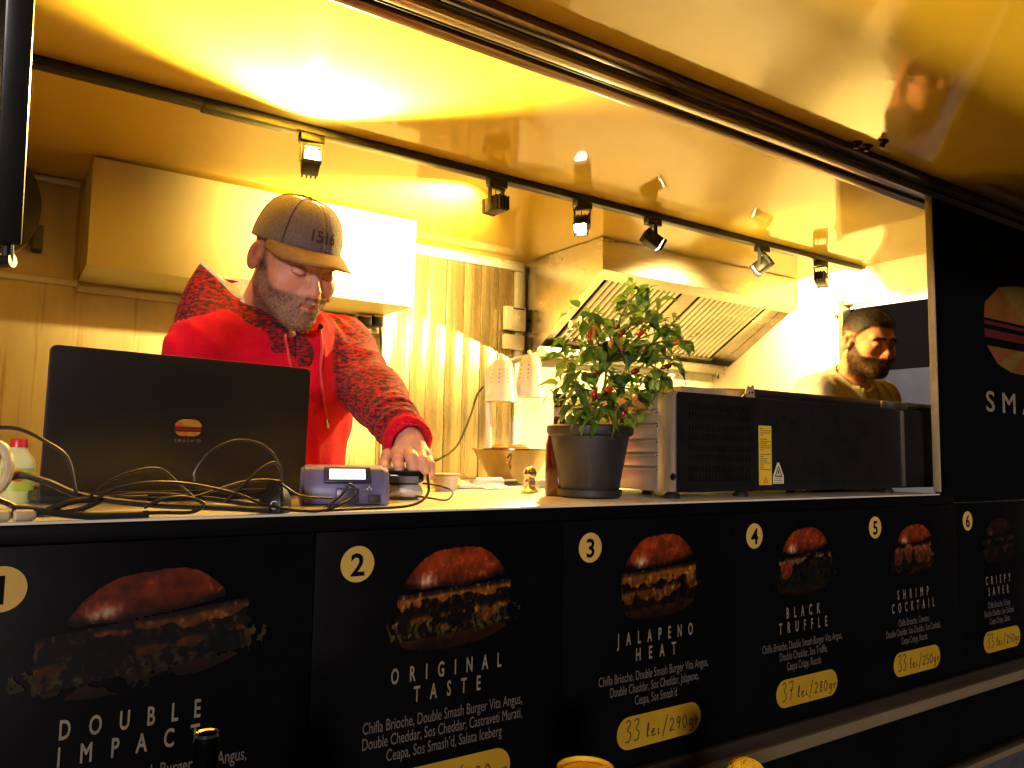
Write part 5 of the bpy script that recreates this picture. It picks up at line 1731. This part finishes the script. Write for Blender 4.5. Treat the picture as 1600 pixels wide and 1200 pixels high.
NB1 = hp1(0, .066, -.205)
tf1 = frame((.22, -.975), 0.0)                # torso axes: left, back, up
MIDS = at(432, 545, d=1.68)
SR = MIDS - tf1[0] * .156 + Vector((0, 0, -.026))
SL = MIDS + tf1[0] * .165 + Vector((0, 0, .010))
EL = at(590, 622, d=1.66)
WL = at(640, 690, d=1.47)
ER = at(262, 660, d=1.68)
WR = at(390, 735, d=1.42)
HIP = MIDS + Vector((.01, .06, -.56))


def torso_l(P): return to_local(P, MIDS, tf1)


def body1(P):
    q = torso_l(P)
    d = ell(q, (0, .01, -.14), (.155, .095, .19))
    d = smin(d, ell(q, (0, .03, -.38), (.150, .10, .22)), .06)
    d = smin(d, cap(P, SR, SL, .055), .05)
    d = smin(d, cap(P, NB1, (NB1 + MIDS) / 2, .058, .06), .04)
    for s_, e_, w_ in ((SR, ER, WR), (SL, EL, WL)):
        d = smin(d, cap(P, s_, e_, .050, .042), .03)
        d = smin(d, cap(P, e_, w_, .042, .028), .02)
    for s in (-1, 1):
        hp_ = HIP + tf1[0] * (.09 * s)
        d = smin(d, cap(P, hp_, (hp_.x, hp_.y - .01, 1.06), .085, .058), .05)
        d = smin(d, cap(P, (hp_.x, hp_.y - .01, 1.06), (hp_.x, hp_.y + .02, .70), .058, .042), .03)
        d = smin(d, cap(P, (hp_.x, hp_.y + .02, .665), (hp_.x, hp_.y - .14, .655), .040, .034), .03)
    return d


bv, bq = nets(body1, (MIDS.x - .42, MIDS.y - .40, .60), (MIDS.x + .42, MIDS.y + .30, 1.96), .014)
# hand pressing the terminal
KN = {'index': ((621, 706, 1.445), (622, 719, 1.415), (624, 730, 1.405), (625, 738, 1.405)),
      'middle': ((640, 703, 1.440), (643, 716, 1.400), (646, 731, 1.395), (647, 740, 1.405)),
      'ring': ((656, 707, 1.440), (660, 720, 1.405), (663, 734, 1.400), (662, 743, 1.410)),
      'little': ((667, 714, 1.450), (672, 726, 1.420), (673, 737, 1.418), (670, 744, 1.425)),
      'thumb': ((622, 703, 1.475), (606, 711, 1.455), (601, 722, 1.435), (603, 733, 1.420))}
RAD = {'index': .0100, 'middle': .0105, 'ring': .0098, 'little': .0088, 'thumb': .0112}
HAND = {k_: [at(*p[:2], d=p[2]) for p in v_] for k_, v_ in KN.items()}


def hand1(P):
    d = cap(P, WL, (WL + HAND['middle'][0]) / 2, .026, .024)
    for k_ in ('index', 'middle', 'ring', 'little'):
        d = smin(d, cap(P, WL, HAND[k_][0], .019, .0125), .012)
    d = smin(d, cap(P, WL, HAND['thumb'][0], .020, .015), .012)
    for k_, pts in HAND.items():
        r = RAD[k_]
        f_ = cap(P, pts[0], pts[1], r * 1.12, r)
        f_ = smin(f_, cap(P, pts[1], pts[2], r * 1.0, r * .92), .003)
        f_ = smin(f_, cap(P, pts[2], pts[3], r * .92, r * .80), .003)
        f_ = smin(f_, sph(P, pts[1], r * 1.03), .004)
        d = smin(d, f_, .004)
    return d + (noise3(P, 220) - .5) * .0009


hlo = [min(p[i] for v_ in HAND.values() for p in v_) - .03 for i in range(3)]
hhi = [max(max(p[i] for v_ in HAND.values() for p in v_), WL[i]) + .03 for i in range(3)]
gv, gq = nets(hand1, hlo, hhi, .0021)
kcol = np.repeat(np.array([(.60, .31, .21)]), len(gv), 0) * (.85 + .3 * noise3(gv, 70))[:, None]
for k_, pts in HAND.items():
    for j in (0, 1):
        kcol = mixc(kcol, (.58, .22, .15), np.exp(-(np.linalg.norm(gv - A3(pts[j]), axis=1) / .010) ** 2) * .6)
bcol_ = np.repeat(np.array([(.56, .27, .19)]), len(bv), 0)
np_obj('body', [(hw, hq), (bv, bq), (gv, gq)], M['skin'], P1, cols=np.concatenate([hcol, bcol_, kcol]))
strands('beard', hv, hq, beard_amt(hv, False) * (hv[:, 2] > -.135), 7600, .0056, .00027, (0, -.25, -1), [(.16, .10, .06), (.09, .055, .034), (.25, .19, .14), (.12, .075, .045)], H1, fr1, P1, 3)
brow1 = sstep(.0050 - np.abs(hv[:, 2] - (.0215 - .44 * np.clip(np.abs(hv[:, 0]) - .034, 0, 1))), 0, .003) * sstep(np.abs(hv[:, 0]), .010, .013) * sstep(.052 - np.abs(hv[:, 0]), 0, .006) * (hv[:, 1] < -.055)
strands('eyebrows', hv, hq, brow1, 700, .0060, .00025, (0, -.2, .2), [(.12, .075, .04), (.18, .11, .06)], H1, fr1, P1, 4)
side1 = sstep(.0, .01, .02) + ((hv[:, 2] > -.03) & (hv[:, 2] < .045) & (hv[:, 1] > -.02) & (np.abs(hv[:, 0]) < .078))
strands('hair', hv, hq, side1.astype(float), 4500, .0055, .00026, (0, .5, -1), [(.10, .062, .038), (.15, .10, .065)], H1, fr1, P1, 5)
nl = MB()
M['nail'] = mat('finger_nail', (.66, .40, .31), .35, var=.05, scale=30)
for k_ in ('index', 'middle', 'ring', 'little', 'thumb'):
    p, q = HAND[k_][2], HAND[k_][3]
    a = (q - p).normalized()
    nrm = (CAM - p); nrm = (nrm - a * nrm.dot(a)).normalized()
    nl.obox(p * .25 + q * .75 + nrm * (RAD[k_] * .80), (a, a.cross(nrm), nrm), (.0055, .0046, .0012))
nl.build('nails', M['nail'], P1, bevel=.001)['kind'] = 'stuff'


def arm_d(P):
    out_ = []
    for s_, e_, w_, sd in ((SR, ER, WR, 0), (SL, EL, WL, 5)):
        t = capt(P, e_, w_)
        u = cap(P, s_, e_, .067, .056)
        f_ = cap(P, e_, e_ + (w_ - e_) * .98, .056, .043)
        w0 = P @ A3((w_ - e_).normalized())
        rings = (np.sin(w0 * 260 + 6 * noise3(P, 22, sd)) * .0036 + np.sin(w0 * 120 + 4 * noise3(P, 14, sd + 3)) * .0030) * sstep(t, .15, .6)
        f_ = f_ - rings
        u = u - (1 - np.abs(2 * noise3(P, 17, sd + 9) - 1) - .5) * .016
        d = smin(u, f_, .03)
        d = np.maximum(d, -cap(P, w_ + (w_ - e_).normalized() * .004, w_ + (w_ - e_).normalized() * .06, .036))     # open cuff
        out_.append(d)
    return out_


def hoodie(P):
    q = torso_l(P)
    d = ell(q, (0, .005, -.13), (.188, .122, .215))
    d = smin(d, ell(q, (0, .02, -.40), (.182, .135, .24)), .07)
    d = smin(d, cap(P, SR, SL, .078), .06)
    d = smin(d, cap(P, NB1 + Vector((0, 0, -.045)), MIDS, .075, .085), .06)
    # hanging folds
    st = np.stack([q[:, 0] * 26 + 2.0 * noise3(q, 7), q[:, 1] * 8, q[:, 2] * 4 + q[:, 0] * 6], 1)
    rid = 1 - np.abs(2 * noise3(st, 1.0) - 1)
    st2 = np.stack([q[:, 0] * 13 + q[:, 2] * 10, q[:, 1] * 6, q[:, 2] * 9 - q[:, 0] * 6], 1)
    rid2 = 1 - np.abs(2 * noise3(st2, 1.0, 7) - 1)
    d = d - (rid - .5) * .013 - (rid2 - .5) * .012 - (noise3(q, 24, 4) - .5) * .004
    # pouch pocket
    pk = np.maximum(np.maximum(np.abs(q[:, 0]) - (.115 + .25 * np.clip(-.30 - q[:, 2], 0, .1)), np.abs(q[:, 2] + .39) - .10), 0)
    d = d - .007 * (pk < .001) * (q[:, 1] < 0)
    a = arm_d(P)
    d = smin(d, np.minimum(a[0], a[1]), .022)
    # neck opening
    return np.maximum(d, -cap(P, NB1 + Vector((0, 0, .012)), hp1(0, .03, -.10), .088, .100))


ov, oq = nets(hoodie, (MIDS.x - .50, MIDS.y - .45, MIDS.z - .62), (MIDS.x + .50, MIDS.y + .35, MIDS.z + .30), .0058)
ad2 = arm_d(ov)
q_ = torso_l(ov)
tr_, tl_ = capt(ov, SR, ER), capt(ov, SL, EL)
tor = ell(q_, (0, .005, -.13), (.188, .122, .215))
k1 = sstep(tor - ad2[0], -.012, .004) * sstep(tr_, .25, .28)
k2 = sstep(tor - ad2[1], -.016, .000) * sstep(tl_, .02, .06)
k3 = (capt(ov, EL, WL) > .02) & (cap(ov, EL, WL, .06, .044) < .02)
k4 = (capt(ov, ER, WR) > .02) & (cap(ov, ER, WR, .06, .044) < .02)
cuff = (capt(ov, EL, WL) > .86) & (ad2[1] < .012)
knit = np.maximum(np.maximum(k1, k2), np.maximum(k3, k4).astype(float)) * (1 - .85 * cuff)
HO = np_obj('hoodie', [(ov, oq)], M['hoodie'], P1, attr={'knit': knit})

# the hood lying up around the neck, knitted outside, white fleece inside
M['fleece'] = mat('white_fleece', (.86, .82, .76), .9, var=.08, scale=60, bump=.8, bscale=120, sheen=.4)
HC = NB1 + Vector((0, 0, .005))
tfh = frame((.30, -.954), 0.0)


def hood_pt(phi, s):
    """phi 0 = front, 180 = back; s 0..1 outside base to rim, 1..2 rim to inside"""
    fb_ = .5 - .5 * math.cos(phi)             # 0 front .. 1 back
    sd = abs(math.sin(phi))
    up_k = min(1, max(0, (fb_ - .22) / .42)); up_k = up_k * up_k * (3 - 2 * up_k)
    rimz = .066 + .078 * up_k
    rimr = .084 + .040 * up_k
    basr = .148 - .004 * fb_ + .008 * sd
    basz = -.070 + .034 * fb_
    if s <= 1:
        t = s
        r = basr * (1 - t) + rimr * t + .024 * math.sin(math.pi * t)
        z = basz * (1 - t) + rimz * t
    else:
        t = s - 1
        r = rimr * (1 - t) + (.060 + .012 * fb_) * t - .016 * math.sin(math.pi * t) * 0
        z = rimz + .012 * math.sin(math.pi * min(1, t * 2.2)) * (t < .46) - (rimz + .04) * max(0, t - .12) / .88
    r += .005 * math.sin(phi * 5 + 3 * s) + .003 * math.sin(phi * 11 - 5 * s)
    off = -.012 + .030 * fb_
    return HC + tfh[0] * (math.sin(phi) * r) + tfh[1] * (-math.cos(phi) * r * .92 + off) + Vector((0, 0, z))


def hood_sheet(s0, s1, n, name, m_, parent, kn_):
    rows = [[hood_pt(2 * math.pi * j / 72, s0 + (s1 - s0) * i / n) for j in range(73)] for i in range(n + 1)]
    o = MB().grid(rows).build(name, m_, parent, smooth=70)
    if kn_:
        a_ = o.data.attributes.new('knit', 'FLOAT', 'POINT')
        a_.data.foreach_set('value', [1.0] * len(o.data.vertices))
    md = o.modifiers.new('thickness', 'SOLIDIFY')
    md.thickness = .006
    md.offset = -1
    return o


HD = hood_sheet(0, 1.04, 12, 'hood', M['hoodie'], HO, True)
hood_sheet(1.03, 1.95, 10, 'fleece_lining', M['fleece'], HO, False)
# drawstrings with eyelets and metal tips
M['cordred'] = mat('red_cord', (.66, .03, .03), .7, var=.1, scale=80)


def on_chest(px, py):
    """first hit of the view ray with the hoodie, pulled 4 mm to the viewer"""
    v = (at(px, py, d=1.0) - CAM)
    ts = np.linspace(1.2, 1.8, 240)
    pts = np.array([A3(CAM + v * t) for t in ts])
    d = hoodie(pts)
    k_ = np.argmax(d < .004)
    return CAM + v * (ts[k_] if d[k_] < .004 else 1.5)


for pts, tip in (([(437, 492), (444, 520), (450, 548), (458, 600), (462, 660)], None), ([(500, 512), (503, 540), (501, 580), (506, 625), (511, 655)], (513, 668))):
    P = [on_chest(*p) for p in pts]
    so = MB().tube(spline(P, 6), .0034, 8).build('drawstring', M['cordred'], HO)
    if tip:
        MB().tube([P[-1], on_chest(*tip)], .0040, 8).build('cord_tip', M['chrome'], so)
    MB().lathe([(.003, 0), (.006, 0), (.006, .003), (.003, .003)], P[0] + Vector((-.001, -.004, .002)), 12, ax=((1, 0, 0), (0, 0, 1), (0, -1, 0))).build('eyelet', M['chrome'], so)
tq = nets(lambda P: body1(P) - .010, (MIDS.x - .3, MIDS.y - .25, .72), (MIDS.x + .3, MIDS.y + .3, 1.42), .016)
np_obj('trousers', [tq], M['trouser'], P1)

# cap
M['wool'] = mat('grey_brown_wool', (.17, .125, .13), .85, var=.14, scale=160, bump=.5, bscale=350, sheen=.3)
M['suede'] = mat('tan_suede', (.17, .092, .030), .75, var=.10, scale=70, bump=.15, bscale=300)
M['embroid'] = mat('dark_embroidery', (.045, .028, .024), .75, var=.1, scale=100)


def crown(phi, t, out_=0.0):
    fb_ = .5 - .5 * math.cos(phi)
    zb = .040 - .022 * fb_
    zt = .129
    e = t * math.pi / 2
    rr_ = max(0.0, math.cos(e)) ** .62
    ry = (.101 if math.cos(phi) > 0 else .106)
    z = zb + (zt - zb) * math.sin(e) ** (1.06 - .12 * math.cos(phi))
    x_ = math.sin(phi) * (.0845 + out_) * rr_
    y_ = -math.cos(phi) * (ry + out_) * rr_ + .012
    return hp1(x_, y_, z + out_ * math.sin(e))


CP = MB().grid([[crown(2 * math.pi * j / 72, i / 18) for j in range(73)] for i in range(19)]).build('cap', M['wool'], P1, smooth=80)
md = CP.modifiers.new('thickness', 'SOLIDIFY'); md.thickness = .002; md.offset = -1
sm = MB()
for ph in (R_(52), R_(-52), R_(118), R_(-118), R_(180)):
    sm.tube([crown(ph, t / 16, .0006) for t in range(0, 17)], .0011, 6)
sm.build('seam', M['embroid'], CP)
MB().lathe([(0, -.001), (.006, -.001), (.006, .002), (.003, .005), (0, .0055)], hp1(0, .012, .129), 12, ax=fr1).build('button', M['wool'], CP)
rows = []
for i in range(9):
    s = i / 8
    row = []
    for j in range(25):
        a = -1 + j / 12
        ph = a * 1.22
        b0 = crown(ph, .0)
        ext = .066 * (max(0, 1 - abs(a) ** 2.6)) ** .6 + .002
        arch = -.020 * abs(a) ** 1.8 * (ext / .068) ** .5
        row.append(b0 + fr1[1] * (-ext * s) + fr1[0] * (a * .006 * s) + fr1[2] * (.003 + arch * s - .012 * s * s))
    rows.append(row)
br = MB().grid(rows).build('brim', M['suede'], CP, smooth=80)
md = br.modifiers.new('thickness', 'SOLIDIFY'); md.thickness = .0032; md.offset = 0
tx_o = mesh_text('cap_number', '1516', M['embroid'], CP, (0, 0, 0), (1, 0, 0), (0, 1, 0), .030, width=.056, bold=.03, lift=0)
bm_ = bmesh.new(); bm_.from_mesh(tx_o.data)
bmesh.ops.subdivide_edges(bm_, edges=[e for e in bm_.edges if e.calc_length() > .006], cuts=3)
bmesh.ops.triangulate(bm_, faces=bm_.faces)
for v in bm_.verts:
    # x across the front of the crown, y up; solve crown height
    zt_ = .074 + v.co.y
    tt = 0.0
    lo_t, hi_t = 0.0, 1.0
    ph = v.co.x / .088
    for _ in range(18):
        tt = (lo_t + hi_t) / 2
        zz = (crown(ph, tt) - H1).dot(fr1[2])
        if zz < zt_: lo_t = tt
        else: hi_t = tt
    v.co = crown(ph, tt, .0016)
bm_.to_mesh(tx_o.data); bm_.free()

# ================================================================== the man in the khaki t-shirt
H2 = at(1357, 533, d=2.86)
fr2 = frame((-.30, -.954), R_(17))
P2 = thing('person', 'bearded person in khaki t-shirt looking down behind the black cooler', 'person', (H2.x, H2.y + .06, .62))
hv2, hq2 = nets(lambda P: head_sdf(P, True), (-.10, -.145, -.24), (.10, .145, .14), .0034)
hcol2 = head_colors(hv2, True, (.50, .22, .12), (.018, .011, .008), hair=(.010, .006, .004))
hw2 = to_world(hv2, H2, fr2)
def hp2(x, y, z): return H2 + fr2[0] * x + fr2[1] * y + fr2[2] * z
NB2 = hp2(0, .062, -.165)
tf2 = frame((-.10, -.995), 0)
MID2 = NB2 + Vector((0, .01, -.030))
S2R, S2L = MID2 - tf2[0] * .175 + Vector((0, 0, -.03)), MID2 + tf2[0] * .175 + Vector((0, 0, -.03))
E2R, E2L = S2R + Vector((-.05, -.04, -.29)), S2L + Vector((.05, -.04, -.29))
W2R, W2L = E2R + Vector((.05, -.23, .0)), E2L + Vector((-.08, -.23, .0))
HIP2 = MID2 + Vector((0, .04, -.55))


def body2(P, grow=0.0):
    q = to_local(P, MID2, tf2)
    d = ell(q, (0, .01, -.14), (.165, .10, .20))
    d = smin(d, ell(q, (0, .03, -.38), (.155, .11, .22)), .06)
    d = smin(d, cap(P, S2R, S2L, .058), .05)
    d = smin(d, cap(P, NB2, MID2, .058, .064), .05)
    for s_, e_, w_ in ((S2R, E2R, W2R), (S2L, E2L, W2L)):
        d = smin(d, cap(P, s_, e_, .052, .044), .03)
        d = smin(d, cap(P, e_, w_, .043, .029), .02)
        hd_c = w_ + (w_ - e_).normalized() * .05
        d = smin(d, cap(P, w_, hd_c, .026, .026), .02)
        for k_ in range(5):
            fo = tf2[0] * ((k_ - 2) * .017)
            d = smin(d, cap(P, hd_c + fo, hd_c + fo * 1.2 + (w_ - e_).normalized() * (.065 if k_ not in (0, 4) else .05) + Vector((0, 0, -.02)), .010, .008), .008)
    for s in (-1, 1):
        h_ = HIP2 + tf2[0] * (.09 * s)
        d = smin(d, cap(P, h_, (h_.x, h_.y, 1.08), .085, .058), .05)
        d = smin(d, cap(P, (h_.x, h_.y, 1.08), (h_.x, h_.y + .02, .70), .058, .042), .03)
        d = smin(d, cap(P, (h_.x, h_.y + .02, .665), (h_.x, h_.y - .14, .655), .040, .034), .03)
    return d


bv2, bq2 = nets(body2, (MID2.x - .36, MID2.y - .48, .60), (MID2.x + .36, MID2.y + .26, 2.0), .011)
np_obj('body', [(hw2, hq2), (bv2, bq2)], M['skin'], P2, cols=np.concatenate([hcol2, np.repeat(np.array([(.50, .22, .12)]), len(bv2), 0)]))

strands('beard', hv2, hq2, beard_amt(hv2, True) * (hv2[:, 2] > -.15), 8000, .0062, .00032, (0, -.25, -1), [(.018, .011, .008), (.030, .018, .012), (.05, .030, .018)], H2, fr2, P2, 6)
hl2 = np.where(hv2[:, 1] > .012, -.03 - .4 * (hv2[:, 1] - .012), .056 - 1.05 * np.clip(hv2[:, 1] + .062, 0, .075))
strands('hair', hv2, hq2, sstep(hv2[:, 2] - hl2, -.006, .010) * (1 - sstep(np.abs(hv2[:, 0]), .073, .077) * (hv2[:, 2] < .03)), 11000, .0058, .00038, (0, -.3, .2), [(.008, .005, .004), (.011, .007, .005), (.016, .010, .007)], H2, fr2, P2, 7)
brow2 = sstep(.0055 - np.abs(hv2[:, 2] - (.0215 - .44 * np.clip(np.abs(hv2[:, 0]) - .034, 0, 1))), 0, .003) * sstep(np.abs(hv2[:, 0]), .008, .012) * sstep(.054 - np.abs(hv2[:, 0]), 0, .006) * (hv2[:, 1] < -.055)
strands('eyebrows', hv2, hq2, brow2, 700, .0070, .00035, (0, -.2, .2), [(.012, .008, .006)], H2, fr2, P2, 8)


def shirt2(P):
    q = to_local(P, MID2, tf2)
    d = ell(q, (0, .01, -.14), (.180, .118, .215))
    d = smin(d, ell(q, (0, .03, -.40), (.175, .13, .24)), .06)
    d = smin(d, cap(P, S2R, S2L, .068), .05)
    d = smin(d, cap(P, NB2 + Vector((0, 0, -.012)), MID2, .070, .078), .05)
    for s_, e_ in ((S2R, E2R), (S2L, E2L)):
        d = smin(d, cap(P, s_, s_ + (e_ - s_) * .62, .066, .068), .03)
    st = np.stack([q[:, 0] * 24 + q[:, 2] * 14, q[:, 1] * 9, q[:, 2] * 9], 1)
    d = d - (.5 - np.abs(2 * noise3(st, 1.0, 2) - 1)) * .020 - (noise3(q, 30, 7) - .5) * .004
    return np.maximum(d, -cap(P, NB2 + Vector((0, 0, .010)), hp2(0, .02, -.12), .0635, .08))


sv, sq2 = nets(shirt2, (MID2.x - .36, MID2.y - .30, MID2.z - .60), (MID2.x + .36, MID2.y + .30, MID2.z + .2), .0075)
TS = np_obj('t_shirt', [(sv, sq2)], M['shirt'], P2)
tq2 = nets(lambda P: body2(P) - .012, (MID2.x - .3, MID2.y - .25, .72), (MID2.x + .3, MID2.y + .3, 1.44), .016)
np_obj('trousers', [tq2], M['trouser'], P2)
